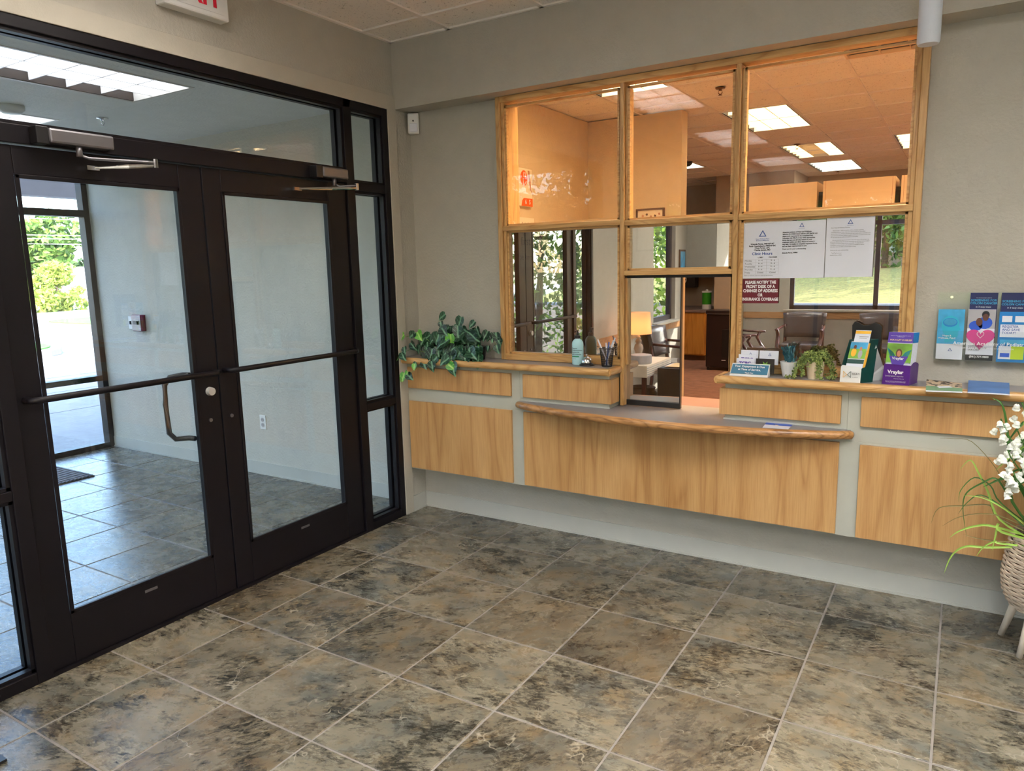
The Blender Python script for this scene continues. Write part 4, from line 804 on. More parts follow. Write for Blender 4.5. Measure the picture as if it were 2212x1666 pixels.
# black bow-shaped cut-out added behind the stand for a dark mirrored shape
bc = MB(); pr = [(2.625, .0), (2.735, 0), (2.742, .245), (2.728, .258), (2.71, .262), (2.69, .252), (2.665, .25), (2.645, .262), (2.628, .268), (2.617, .25)]
o = bc.prism([(a, ZL+b) for a, b in pr], -.040, -.036, 'y').build('mirror_shape_cutout', K['black'], origin=(2.68, -.038, ZL)); tag(o, 'black cut-out added behind the green leaflet stand for a dark mirrored shape', 'card')
# purple brochure box
vb = empty('brochure_box', (2.83, -.10, ZL), 'purple cardboard brochure box beside the window corner', 'leaflet holder')
V0, V1 = (2.764, -.163), (2.872, -.175)
B0, B1 = (2.790, -.062), (2.898, -.072)
MB().add([(*V0, ZL), (*V1, ZL), (V1[0]+.003, V1[1], ZL+.088), (V0[0]+.006, V0[1], ZL+.092)], [(0, 1, 2, 3)]).build('front_panel', K['purple'], vb)
MB().add([(*V1, ZL), (*B1, ZL), (B1[0]+.002, B1[1], ZL+.084), (2.890, -.11, ZL+.098), (2.882, -.145, ZL+.098), (V1[0]+.003, V1[1], ZL+.088)], [(0, 1, 2, 3, 4, 5)]).build('side_panel', K['purple'], vb)
MB().add([(*V0, ZL), (*B0, ZL), (B0[0], B0[1], ZL+.09), (V0[0]+.006, V0[1], ZL+.092)], [(3, 2, 1, 0)]).build('side_panel', K['purple'], vb); MB().add([(*B0, ZL), (*B1, ZL), (*B1, ZL+.09), (*B0, ZL+.09)], [(3, 2, 1, 0)]).build('back_panel', K['purple'], vb)
vr = (math.pi/2, 0, -.11)
text('Vraylar', .0215, (2.816, -.1705, ZL+.050), K['inkw'], vb, vr, bold=.0008); text('(cariprazine) capsules', .0085, (2.812, -.170, ZL+.036), K['greyp'], vb, vr, bold=.0002); text('1.5mg 3mg 4.5mg 6mg', .0045, (2.83, -.172, ZL+.026), K['inkw'], vb, vr)
text('Please see Important Safety Information and full\nPrescribing Information in the brochure inside', .0042, (2.818, -.171, ZL+.014), K['inkw'], vb, vr)
random.seed(5)
for k in range(6):
    yo = .0145*k; r = empty('brochure', (2.83, -.155+yo, ZL+.01), 'front brochure with smiling person and turquoise wedge in the purple box' if k == 0 else '%s brochure filed behind the front one in the purple box, white edge with blue top' % ('', 'second', 'third', 'fourth', 'fifth', 'rearmost')[k], 'brochure', None if k == 0 else 'brochures filed in the purple box')
    x0, x1 = 2.770+.0033*k, 2.868+.0033*k; z1 = ZL+.232-.001*k
    a = [(x0, -.160+yo, ZL+.004), (x1, -.171+yo, ZL+.004), (x1+.010, -.163+yo, z1), (x0+.010, -.152+yo, z1)]
    b = [(p[0]+.001, p[1]+.0035, p[2]) for p in a]
    MB().add(a+b, [(0, 1, 2, 3), (5, 4, 7, 6), (3, 2, 6, 7), (0, 3, 7, 4), (1, 5, 6, 2)]).build('paper', K['paper'], r)
    def on_b(u, v, off=.0008): 
        A = Vector(a[0]).lerp(Vector(a[1]), u); B = Vector(a[3]).lerp(Vector(a[2]), u); q = A.lerp(B, v); return (q.x, q.y-off, q.z)
    patch(r, on_b, 0, 1, .80, 1, 'violet' if k == 0 else 'blue', 'blue_top')
    MB().quad(on_b(1, .80, 0), tuple(Vector(on_b(1, .8, 0))+Vector((.0012, .0035, 0))), tuple(Vector(on_b(1, 1, 0))+Vector((.0012, .0035, 0))), on_b(1, 1, 0)).build('blue_edge', K['blue'], r)
    if k == 0:
        patch(r, on_b, 0, 1, .40, .785, 'fgreen', 'photo')
        MB().add([on_b(.0, .70, .0012), on_b(.25, .62, .0012), on_b(.5, .46, .0012), on_b(.75, .62, .0012), on_b(1, .68, .0012), on_b(.80, .46, .0012), on_b(.5, .36, .0012), on_b(.2, .46, .0012)], [(0, 7, 1), (1, 7, 6, 2), (2, 6, 5, 3), (3, 5, 4)]).build('turquoise_wedge', K['turq'], r)
        patch(r, on_b, 0, 1, .40, .42, 'paper'); MB().add([on_b(.12, .54, .0016), on_b(.32, .30, .0016), on_b(.66, .30, .0016), on_b(.88, .54, .0016)], [(0, 1, 2, 3)]).build('violet_wedge', K['violet'], r)
        blob(r, on_b, .5, .60, .13, .085, 'skin2', off=.002); blob(r, on_b, .5, .59, .08, .06, 'skin1', 'print_face', off=.0024)
        text('FOR A LIFT IN RELIEF', .0092, on_b(.52, .84, .0016), K['gold'], r, vr, bold=.0003); text('Vraylar', .016, on_b(.48, .475, .0028), K['inkw'], r, vr, bold=.0004); text('Ask your doctor about adding this to your\nantidepressant', .0046, on_b(.5, .93, .0016), K['inkw'], r, vr)
# folded booklets on the ledge
def booklet(name, pxs, label, m1, m2):
    q = [Vector(P(a, b, 2, 1.0505)) for a, b in pxs]
    c = (q[0]+q[2])/2; r = empty(name, (c.x, c.y, ZL+.001), label, 'booklet')
    up = Vector((0, 0, .012)); lo = Vector((0, 0, -.004))
    MB().add([q[0]+lo, q[1]+lo, q[2]+lo, q[3]+lo, q[0]+Vector((0, 0, .001)), q[1]+Vector((0, 0, .001)), q[2]+up*.7, q[3]+up*.7], [(0, 3, 2, 1), (4, 5, 6, 7), (0, 1, 5, 4), (1, 2, 6, 5), (2, 3, 7, 6), (3, 0, 4, 7)]).build('pages', K['paper'], r)
    a, b = q[0].lerp(q[3], .42), q[1].lerp(q[2], .42); e = Vector((0, 0, .0018)); f = Vector((0, 0, .0045)); t = Vector((0, 0, .0095))
    MB().quad(q[0]+e, q[1]+e, b+f, a+f).build('cover_front', K[m2], r); MB().quad(a+f, b+f, q[2]+t, q[3]+t).build('cover_back', K[m1], r)
K['camo'] = plain('brown_mottled_print', srgb(120, 96, 76), .5, 0, .1); nt = K['camo'].node_tree
for nd in nt.nodes:
    if nd.type == 'VALTORGB': nd.color_ramp.elements[0].color = srgb(58, 44, 40); nd.color_ramp.elements[1].color = srgb(206, 182, 150); nd.color_ramp.elements[0].position = .46; nd.color_ramp.elements[1].position = .52
    if nd.type == 'TEX_NOISE': nd.inputs['Scale'].default_value = 34
K['sage'] = plain('sage_print', srgb(116, 156, 116), .5); K['denim'] = plain('blue_cover', srgb(84, 124, 180), .5, 0, .18)
booklet('booklet', [(2000, 844), (2079, 847), (2078, 833), (2001, 824)], 'booklet with brown mottled cover and green band on the right ledge', 'camo', 'sage'); booklet('booklet', [(2090, 847), (2181, 852), (2180, 832), (2092, 826)], 'plain blue booklet at the right end of the ledge', 'denim', 'denim')
# appointment card on the writing counter
ac = empty('appointment_card', (2.325, -.21, .819), 'small blue and white card lying on the writing counter', 'card')
q = [Vector(P(a, b, 2, .8195)) for a, b in ((1647, 924), (1702, 928), (1714, 917), (1656, 912))]
MB().quad(*q).build('card_stock', K['paper'], ac); MB().quad(q[0].lerp(q[3], .55)+Vector((0, 0, .0006)), q[1].lerp(q[2], .55)+Vector((0, 0, .0006)), q[2]+Vector((0, 0, .0006)), q[3]+Vector((0, 0, .0006))).build('blue_band', K['royal'], ac)
MB().quad(*[q[0].lerp(q[2], .42).lerp(v, .12)+Vector((.0, .02, .001)) for v in q]).build('print_mark', K['cream'], ac)
# ---- acrylic wall rack with brochures
wr = empty('brochure_rack', (3.15, -.03, 1.15), 'clear acrylic brochure rack screwed to the wall right of the window', 'brochure rack')
RZ0, RZ1 = 1.150, 1.446
MB().box(2.955, 3.52, -.006, -.003, RZ0, RZ1).build('back_sheet', K['acryl'], wr)
MB().box(2.952, 2.955, -.05, -.003, RZ0, RZ0+.13).box(3.068, 3.071, -.05, -.003, RZ0, RZ1).box(3.181, 3.184, -.05, -.003, RZ0, RZ1).box(3.295, 3.298, -.05, -.003, RZ0, RZ1).box(2.955, 3.52, -.05, -.003, RZ0-.003, RZ0).box(2.955, 3.52, -.052, -.050, RZ0, RZ0+.13).build('pockets', K['acryl'], wr)
MB().cyl((3.008, -.012, 1.425), (3.008, -.004, 1.425), .006, n=12).build('screw', K['chrome'], wr)
text('American Academy of Pediatrics', .021, (3.025, -.0535, RZ0+.070), K['inkw'], wr, align='LEFT', bold=.0002); text('DEDICATED TO THE HEALTH OF ALL CHILDREN', .0085, (3.06, -.0535, RZ0+.054), K['inkw'], wr, align='LEFT')
def rbroch(x0, x1, z0, z1, y, label, m): 
    r = empty('wall_brochure', ((x0+x1)/2, y, z0), label, 'brochure'); MB().box(x0, x1, y, y+.004, z0, z1).build('paper', K[m], r); f = lambda u, v, off=.001: (x0+(x1-x0)*u, y-off, z0+(z1-z0)*v); return r, f
a, f = rbroch(2.962, 3.062, RZ0+.003, 1.373, -.04, 'blue leaflet with a head in profile in the left rack pocket', 'cyan')
patch(a, f, 0, 1, 0, .31, 'paper', 'white_foot'); tri(a, 3.015, 1.194, .010, -.0412); MB().add([f(u, v, .0016) for u, v in ((.30, .34), (.62, .36), (.64, .44), (.76, .45), (.80, .50), (.78, .54), (.80, .57), (.88, .60), (.80, .68), (.80, .76), (.70, .84), (.50, .88), (.30, .85), (.17, .77), (.15, .66), (.22, .54), (.30, .48))], [tuple(range(17))]).build('print_head', K['turq'], a); blob(a, f, .47, .74, .28, .09, 'blue', 'print_brain', .0026)
blob(a, f, .47, .75, .24, .07, 'cyan', 'print_brain', .003)
text('Hope &\nWellness, PLLC', .0105, f(.38, .46, .003), K['inkw'], a, bold=.0002)
b, f = rbroch(3.077, 3.177, 1.25, 1.444, -.030, 'navy colon cancer screening brochure behind the pink leaflet in the middle pocket', 'navy')
for xx, rr in ((3.127, b),): text('SCREENING FOR\nCOLON CANCER', .0125, (xx, -.0312, 1.408), K['cyan'], rr, bold=.0003); text('in 3 easy steps', .0095, (xx, -.0312, 1.381), K['inkw'], rr); text('THE COLONGUARD GUIDE TO', .004, (xx, -.0312, 1.421), K['inkw'], rr)
c, f = rbroch(3.074, 3.174, RZ0+.003, 1.373, -.040, 'white leaflet with pink heart and two people in the middle rack pocket', 'paper')
patch(c, f, 0, 1, 0, .11, 'ink', 'black_foot'); patch(c, f, 0, 1, .63, .995, 'greyp', 'photo'); blob(c, f, .62, .74, .28, .12, 'royal', off=.0014); blob(c, f, .30, .68, .25, .1, 'royal', off=.0014); blob(c, f, .64, .90, .14, .075, 'ink', off=.0018); blob(c, f, .64, .85, .11, .07, 'skin2', 'print_face', .0022); blob(c, f, .42, .76, .12, .08, 'skin2', 'print_face', .0024)
MB().add([f(.5+.52*(math.sin(t)**3), .44+.0140*(13*math.cos(t)-5*math.cos(2*t)-2*math.cos(3*t)-math.cos(4*t)), .0028) for t in [2*math.pi*k/40 for k in range(40)]], [tuple(reversed(range(40)))]).build('heart_print', K['pink'], c)
hh = [f(.5+.13*(math.sin(t)**3), .51+.0042*(13*math.cos(t)-5*math.cos(2*t)-2*math.cos(3*t)-math.cos(4*t)), .0036) for t in [2*math.pi*k/24 for k in range(25)]]; MB().sweep(hh, .0011, 4).build('heart_outline', K['inkw'], c)
text('(501) 777-9800', .0115, f(.5, .055, .002), K['inkw'], c, bold=.0004); text('COMPASSION\nAT THE HEART OF\nOUR CARE', .0082, f(.08, .27, .0034), K['ink'], c, align='LEFT')
d, f = rbroch(3.190, 3.290, 1.25, 1.444, -.030, 'navy colon cancer screening brochure behind the blue card in the right pocket', 'navy')
text('SCREENING FOR\nCOLON CANCER', .0125, (3.240, -.0312, 1.404), K['cyan'], d, bold=.0003); text('in 3 easy steps', .0095, (3.240, -.0312, 1.378), K['inkw'], d)
e, f = rbroch(3.187, 3.291, RZ0+.0, 1.364, -.040, 'bright blue savings card in the right rack pocket', 'blue')
for u0, u1, v0, v1, m in ((.10, .44, .80, .92, 'paper'), (.54, .90, .80, .92, 'paper'), (.06, .96, .50, .75, 'paper'), (.08, .94, .36, .45, 'cyan'), (.06, .48, .06, .32, 'paper'), (.48, .92, .06, .32, 'lime'), (.12, .44, .1, .18, 'royal')): patch(e, f, u0, u1, v0, v1, m, off=.0014 if m != 'royal' else .0018)
text('REGISTER\nAND SAVE\nTODAY!', .0135, f(.12, .69, .002), K['inkb'], e, align='LEFT', bold=.0002)
g_, f = rbroch(3.303, 3.40, RZ0, 1.44, -.035, 'navy brochure at the photo edge in the far right pocket', 'navy')

# ================================================================== IVY
iv = empty('potted_ivy', (.40, -.10, ZL), 'variegated ivy in a low brown planter at the left end of the ledge', 'plant')
MB().box(.30, .50, -.15, -.045, ZL, ZL+.07).build('planter', K['brown'], iv, bev=.006); MB().lathe([(.0, 0), (.04, 0), (.05, .08), (.0, .08)], (.53, -.09, ZL), 20).build('inner_pot', K['black'], iv)
def ivy_leaf(sc):
    def fn():
        o = [(0, 0), (.018, -.006), (.031, .006), (.034, .022), (.027, .042), (.013, .060), (0, .078)]
        vs = [(0, .0, 0), (0, .026, -.004), (0, .052, -.002), (0, .078, -.012)]
        R_ = [(.018, -.006, .004), (.032, .010, .007), (.033, .030, .006), (.020, .053, .002)]; L_ = [(-x, y, z) for x, y, z in R_]
        vs += R_+L_; fs = [(0, 4, 5, 1), (1, 5, 6, 2), (2, 6, 7, 3), (0, 1, 9, 8), (1, 2, 10, 9), (2, 3, 11, 10)]
        return [(a*sc, b*sc, c*sc) for a, b, c in vs], fs
    return fn
random.seed(21)
stems = MB()
def ileaf(px, py, y, s=1.0, ang=None, young=False):
    x, yy, z = P(px, py, 1, y)
    if yy > -.05: yy = -.05
    # leaf axis: local +Y towards the tip; tips mostly hang down and outward
    a = random.uniform(-1.1, 1.1) if ang is None else ang
    tip = Vector((math.sin(a), random.uniform(-.5, .0), -math.cos(a))).normalized()
    nrm = Vector((random.uniform(-.35, .35), -1, random.uniform(-.05, .8))).normalized(); nrm = (nrm - tip*nrm.dot(tip)).normalized(); xa = tip.cross(nrm)
    Mx = Matrix((xa, tip, nrm)).transposed()
    sz = random.choice((.8, .95, 1.1))*1.2*s
    o = share('leaf', ('ivy', round(sz, 2), young), ivy_leaf(sz), K['leafy'] if young else K['leaf'], iv, (x, yy, z)); o.rotation_euler = Mx.to_euler()
def irun(pts, n, s=1.0, young=0):
    q = [Vector(P(a, b, 1, c)) for a, b, c in pts]; stems.sweep(q, .0017, 5)
    for k in range(n):
        t = k/(n-1)*(len(pts)-1); i = min(int(t), len(pts)-2); u = t-i
        a = [pts[i][j]*(1-u)+pts[i+1][j]*u for j in range(3)]
        ileaf(a[0]+random.uniform(-7, 7), a[1]-8+random.uniform(-7, 7), a[2]-random.uniform(0, .015), s, None, random.random() < young)
irun([(960, 770, -.12), (925, 735, -.14), (895, 722, -.16), (878, 728, -.17)], 8, .75, .15)
irun([(950, 775, -.13), (915, 760, -.17), (885, 755, -.20), (862, 768, -.22), (856, 778, -.22)], 9, .7, .3)
irun([(945, 780, -.15), (915, 785, -.20), (895, 800, -.235), (878, 812, -.24), (872, 818, -.24)], 9, .6, .4)
irun([(980, 770, -.14), (975, 785, -.20), (972, 800, -.23)], 5, .9, .6); irun([(950, 760, -.14), (940, 775, -.18), (935, 790, -.22)], 5, .95)
irun([(1000, 740, -.1), (1040, 735, -.09), (1065, 725, -.08), (1072, 735, -.08)], 8, .7); irun([(1065, 725, -.08), (1070, 745, -.08), (1058, 760, -.08)], 4, .6)
irun([(975, 740, -.1), (985, 710, -.1), (998, 688, -.09)], 4, .9); irun([(965, 735, -.1), (955, 710, -.1), (957, 690, -.1)], 4, .65); irun([(1005, 740, -.1), (1022, 715, -.1), (1028, 705, -.1)], 4, .8)
irun([(1000, 760, -.12), (1010, 775, -.14)], 3, .8)
for k in range(120):
    t = random.uniform(0, 2*math.pi); rr = math.sqrt(random.random())
    px = 975+62*rr*math.cos(t); py = 742+38*rr*math.sin(t); ileaf(px, py, random.uniform(-.17, -.07), random.uniform(.8, 1.1), None, random.random() < .04)
for k in range(40):
    ileaf(random.uniform(922, 1035), random.uniform(748, 768), random.uniform(-.19, -.16), .9)
o = stems.build('stems', K['stem'], iv); o['kind'] = 'stuff'

# ================================================================== BASKET PLANT
bp = empty('basket_plant', (3.435, -.345, 0), 'artificial grass plant with white bell flowers in a woven basket on wooden legs', 'plant')
BX, BY = 3.435, -.345
K['wicker'] = plain('wicker', srgb(188, 170, 150), .75, 0, .35); K['paleleg'] = plain('pale_leg', srgb(222, 208, 190), .5, 0, .05)
nt = K['wicker'].node_tree; pbs = nt.nodes['Principled BSDF']
prof = [(.13, .205), (.150, .215), (.172, .27), (.178, .33), (.170, .41), (.160, .475), (.150, .495)]
wk = MB(); NR = 31
for k in range(NR):
    h = k/(NR-1); z = .21+(.495-.21)*h
    for i in range(len(prof)-1):
        if prof[i][1] <= z <= prof[i+1][1]+1e-6: u = (z-prof[i][1])/(prof[i+1][1]-prof[i][1]); rr = prof[i][0]*(1-u)+prof[i+1][0]*u; break
    pts_ = []
    for j in range(73):
        t = 2*math.pi*j/72; w = .0042*math.sin(j*math.pi/3+k*math.pi); pts_.append((BX+(rr+w)*math.cos(t), BY+(rr+w)*math.sin(t), z+.0015*math.sin(j*.7+k)))
    wk.sweep(pts_, .0048, 5)
o = wk.build('woven_wall', K['wicker'], bp); o['kind'] = 'stuff'
MB().lathe([(.0, .205), (.135, .207), (.165, .27), (.170, .33), (.163, .41), (.150, .47), (.0, .47)], (BX, BY, 0), 24).build('liner', K['brown'], bp)
rimb = MB()
for s in (0, math.pi): rimb.sweep([(BX+(.156+.004*math.cos(j*.9+s))*math.cos(2*math.pi*j/72), BY+(.156+.004*math.cos(j*.9+s))*math.sin(2*math.pi*j/72), .497+.004*math.sin(j*.9+s)) for j in range(73)], .0055, 5)
rimb.build('braided_rim', K['wicker'], bp)
for fx, fy in ((3.279, -.222), (3.335, -.405), (3.555, -.35)):
    tx, ty = BX+(fx-BX)*.68, BY+(fy-BY)*.68; MB().cyl((tx, ty, .215), (fx, fy, .0), .019, .011, n=14).build('leg', K['paleleg'], bp, smooth=True)
K['gblade'] = plain('grass_blade', srgb(58, 104, 38), .45, 0, .35); K['gblade2'] = plain('pale_grass_blade', srgb(150, 186, 80), .45, 0, .25); K['gblade3'] = plain('brown_grass_blade', srgb(120, 108, 60), .6, 0, .2)
def blade(pts, w, m):
    pts = [Vector(p) for p in pts]; fine = []
    for i in range(len(pts)-1):
        p0, p1, p2, p3 = pts[max(i-1, 0)], pts[i], pts[i+1], pts[min(i+2, len(pts)-1)]
        for k in range(4):
            t = k/4; fine.append(.5*((2*p1)+(-p0+p2)*t+(2*p0-5*p1+4*p2-p3)*t*t+(-p0+3*p1-3*p2+p3)*t*t*t))
    fine.append(pts[-1]); n = len(fine); vs = []; fs = []
    for i, p in enumerate(fine):
        d = (fine[min(i+1, n-1)]-fine[max(i-1, 0)]).normalized(); s = d.cross(Vector((.3, -1, .2))).normalized(); ww = w*(.6+.4*min(1, i/4))*(1-(i/(n-1))**3)+.0003
        vs += [p-s*ww, p+Vector((0, .4*ww, -.3*ww)), p+s*ww]
    for i in range(n-1): a = 3*i; fs += [(a, a+3, a+4, a+1), (a+1, a+4, a+5, a+2)]
    MB().add(vs, fs).build('grass_blade', K[m], bp, smooth=True)
random.seed(9)
root = lambda: (BX+random.uniform(-.07, .02), BY+random.uniform(-.05, .05), .47)
def pxb(px, y=-.40): return [P(a, b, 1, y+.0*k) for k, (a, b) in enumerate(px)]
for px, w, m, y in (([(2142, 1183), (2085, 1181), (2055, 1202), (2039, 1240)], .0045, 'gblade2', -.42), ([(2149, 1138), (2111, 1136), (2073, 1147), (2051, 1162)], .0045, 'gblade2', -.42), ([(2160, 1123), (2134, 1062), (2115, 1024), (2096, 994), (2073, 1015)], .004, 'gblade2', -.38),
        ([(2160, 1120), (2138, 1092), (2080, 1093), (2028, 1098), (2011, 1132)], .003, 'gblade3', -.36), ([(2187, 1085), (2178, 952), (2166, 877), (2142, 860)], .0055, 'gblade', -.36), ([(2172, 1060), (2150, 1034), (2125, 1042), (2088, 1065), (2080, 1100), (2088, 1160)], .0035, 'gblade', -.40),
        ([(2165, 1150), (2157, 1131), (2150, 1160), (2143, 1190)], .005, 'gblade2', -.45), ([(2165, 1175), (2149, 1170), (2125, 1182), (2109, 1202)], .004, 'gblade2', -.45), ([(2170, 1100), (2120, 1070), (2090, 1085), (2070, 1110)], .0025, 'gblade', -.38), ([(2175, 1120), (2120, 1110), (2070, 1118), (2035, 1137)], .002, 'gblade3', -.40),
        ([(2165, 1090), (2140, 1050), (2105, 1032), (2075, 1060), (2071, 1085)], .0025, 'gblade', -.38), ([(2170, 1100), (2120, 1075), (2080, 1071)], .0028, 'gblade2', -.40), ([(2175, 1060), (2150, 1010), (2100, 955), (2060, 948), (2030, 947)], .0012, 'gblade3', -.37), ([(2170, 1170), (2120, 1165), (2080, 1155)], .0022, 'gblade3', -.42)):
    blade([root()]+[P(a, b, 1, y) for a, b in px], w, m)
for k in range(84):
    t = random.uniform(0, 2*math.pi); lean = random.uniform(.03, .20); h = random.uniform(.25, .62); b = root(); dx, dy = lean*math.cos(t), lean*math.sin(t)*.5-.05
    if b[1]+dy > -.24: dy = -.24-b[1]
    blade([b, (b[0]+dx*.25, b[1]+dy*.3, b[2]+h*.55), (b[0]+dx*.65, b[1]+dy*.7, b[2]+h), (b[0]+dx*1.15, b[1]+dy, b[2]+h*.82)], random.uniform(.006, .012), random.choice(('gblade', 'gblade', 'gblade2')))
def bell():
    b = MB(); b.lathe([(.002, .0), (.008, -.004), (.011, -.012), (.010, -.018), (.014, -.025)], n=7, close=False); return b.v, b.f
K['petal'] = plain('white_petal', srgb(238, 240, 230), .5, 0, .03)
random.seed(4)
for (px, py, n, y) in ((2160, 930, 7, -0.50), (2196, 955, 7, -0.48), (2175, 998, 8, -0.52), (2187, 1045, 9, -0.54), (2205, 895, 5, -0.50), (2206, 1010, 6, -0.48)):
    tx, ty, tz = P(px, py, 1, y); b = root(); MB().sweep([b, ((b[0]+tx)/2+.02, (b[1]+ty)/2, (b[2]+tz)/2+.05), (tx+.01, ty, tz+.02), (tx, ty, tz+.045)], .0025, 5).build('flower_stem', K['gblade'], bp)
    for k in range(n):
        share('bell_flower', ('bell',), bell, K['petal'], bp, (tx+random.uniform(-.02, .02), ty+random.uniform(-.02, .02), tz+.04-.085*k/n), (random.uniform(-.6, .6), random.uniform(-.6, .6), 0))

# ================================================================== OFFICE
cl = empty('wall_clock', (-.12, 1.56, 2.09), 'square pale wall clock with orange disc and leaf pattern on the office wall', 'clock')
MB().box(-.119, -.100, 1.41, 1.71, 2.095, 2.405).build('face_board', K['cream'], cl, bev=.012, seg=3)
X = -.0985
def cpl(pts, name, m, dx=0): return MB().add([(X+dx, a, b) for a, b in pts], [tuple(range(len(pts)))]).build(name, K[m], cl)
cpl([(1.57+.058*math.cos(t), 2.325+.062*math.sin(t)) for t in [2*math.pi*k/28 for k in range(28)]], 'orange_disc', 'orange')
cpl([(1.52, 2.10), (1.705, 2.10), (1.705, 2.165), (1.56, 2.165), (1.535, 2.145)], 'orange_block', 'orange')
cpl([(1.63, 2.39), (1.66, 2.39), (1.69, 2.24), (1.70, 2.2), (1.66, 2.25)], 'tan_leaf', 'skin1')
for k in range(7): MB().sweep([(X, 1.413+.07*math.sin(t)*(1), 2.365-.017*k-.05*(1-math.cos(t))) for t in (0, .4, .8, 1.2)], .0022, 4).build('arc_print', K['skin1'], cl)
for k in range(9): 
    a = 2.24-.015*k; s = 1 if k % 2 else -1; cpl([(1.44, a), (1.44+.03*s, a+.018), (1.44+.012*s, a-.004)][::s], 'leaf_print', 'brown', .0006)
MB().box(X+.001, X+.003, 1.55, 1.556, 2.25, 2.32).build('hand', K['inkw'], cl); MB().sweep([(X+.003, 1.553, 2.25), (X+.003, 1.60, 2.30)], .003, 4).build('hand', K['inkw'], cl)
for s, yy, zz in (('12', 1.575, 2.335), ('6', 1.59, 2.118), ('5', 1.655, 2.118), ('7', 1.51, 2.14)): text(s, .052, (X+.002, yy, zz), K['inkw'], cl, (math.pi/2, 0, math.pi/2), bold=.0012)
aw = empty('wall_canvas', (-.12, 1.56, 1.6), 'pale canvas with dark script lettering below the office clock', 'picture')
MB().box(-.119, -.09, 1.41, 1.71, 1.60, 2.005).build('canvas', K['cream'], aw, bev=.002)
text('think', .07, (-.0885, 1.56, 1.92), K['brown'], aw, (math.pi/2, 0, math.pi/2)); text('first', .10, (-.0885, 1.56, 1.78), K['ink'], aw, (math.pi/2, 0, math.pi/2)); text('be kind', .07, (-.0885, 1.56, 1.66), K['brown'], aw, (math.pi/2, 0, math.pi/2))
fp = empty('framed_picture', (.52, 2.82, 1.75), 'small framed floral drawing on the office partition wall', 'picture')
MB().box(.385, .40, 2.80, 2.829, 1.72, 2.11).box(.645, .66, 2.80, 2.829, 1.72, 2.11).box(.40, .645, 2.80, 2.829, 2.095, 2.11).box(.40, .645, 2.80, 2.829, 1.72, 1.735).build('frame', K['brown'], fp); MB().box(.40, .645, 2.812, 2.82, 1.735, 2.095).build('print', K['cream'], fp)
for k in range(5): MB().add([(.45+.04*k+.014*math.cos(t)*(.6+.4*(i % 2)), 2.811, 2.045+.012*math.sin(k*2)+.014*math.sin(t)*(.6+.4*(i % 2))) for i, t in enumerate([2*math.pi*j/10 for j in range(10)])], [tuple(range(10))]).build('flower_print', K['brown' if k % 2 else 'skin1'], fp)
for i, (a, b) in enumerate(((1.385, 1.945), (1.992, 2.530), (2.572, 3.12))):
    r = empty('tall_shelf_unit', ((a+b)/2, 3.1, 0), ['leftmost beige back of a tall shelf unit seen over the notices', 'middle beige shelf unit back with edge seams', 'rightmost beige shelf unit at the window edge'][i], 'shelf unit', 'tall shelf units in the office')
    MB().box(a, b, 2.95, 2.97, 0, 2.25).build('back_panel', K['shelf'], r, bev=.002); MB().box(a, a+.015, 2.97, 3.33, 0, 2.25).box(b-.015, b, 2.97, 3.33, 0, 2.25).build('side_panel', K['shelf'], r)
    for z in (.1, .5, .9, 1.3, 1.7, 2.05): MB().box(a+.015, b-.015, 2.97, 3.33, z, z+.02).build('shelf_board', K['shelf'], r)
    if i: MB().box(a+.018, a+.021, 2.9485, 2.95, .0, 2.25).box(b-.021, b-.018, 2.9485, 2.95, 0, 2.25).build('edge_seam', K['skin1'], r)
for i, a in enumerate((1.946, 2.531)):
    o = MB().box(a+.003, a+.038, 3.02, 3.3, 0, 2.17).build('file_stack', K['dk'], origin=(a+.02, 3.1, 0)); tag(o, ['dark files in the gap between the left and middle shelf units', 'dark files in the gap between the middle and right shelf units'][i], 'files')
sd = empty('shredder', (.03, 7.2, 0), 'tall dark brown shredder with silver edge seen through the open hatch', 'shredder')
SB = plain('dark_brown_plastic', srgb(36, 24, 24), .35)
MB().box(-.20, .24, 7.02, 7.42, .05, .84).build('body', SB, sd, bev=.01); MB().box(-.21, .25, 7.01, 7.43, .84, .90).build('head', SB, sd, bev=.012); MB().box(-.208, .248, 7.005, 7.012, .845, .853).build('silver_edge', K['alu'], sd)
MB().box(-.10, .2, 7.15, 7.25, .898, .904).build('feed_slot', K['alu'], sd); MB().box(.04, .10, 7.015, 7.02, .155, .165).build('maker_plate', K['paper'], sd); MB().box(.04, .235, 7.013, 7.02, .20, .62).build('door_panel', K['black'], sd, bev=.003)
for x in (-.17, .2):
    for y in (7.06, 7.38): MB().cyl((x, y, 0), (x, y, .05), .02, n=10).build('caster', K['black'], sd)
bc_ = empty('base_cabinet', (-1.15, 8.3, 0), 'honey coloured base cabinet with grey countertop at the far alcove', 'cabinet')
MB().box(-1.8, -.53, 8.02, 9.2, .09, .80).build('body', K['maple'], bc_); MB().box(-1.8, -.54, 8.10, 9.2, 0, .09).build('toe_kick', K['brown'], bc_)
MB().box(-.98, -.54, 8.0, 8.02, .11, .79).build('door', K['maple'], bc_, bev=.003); MB().box(-1.45, -1.0, 8.0, 8.02, .11, .79).build('door', K['maple'], bc_, bev=.003)
K['ltop'] = plain('mauve_laminate', srgb(120, 104, 100), .4); MB().box(-1.82, -.50, 7.98, 9.2, .80, .84).build('countertop', K['ltop'], bc_, bev=.004)
MB().box(-.70, -.46, 9.17, 9.2, .84, 1.0).build('backsplash', K['ltop'], bc_)
uc = empty('wall_cabinet', (-.95, 9.0, 1.3), 'honey coloured wall cabinet above the far counter', 'cabinet'); MB().box(-1.05, -.44, 8.92, 9.24, 1.37, 2.1).build('body', K['maple'], uc, bev=.003)
gcup = empty('green_canister', (-.46, 8.2, .84), 'green and white canister with white lid on the far counter', 'canister')
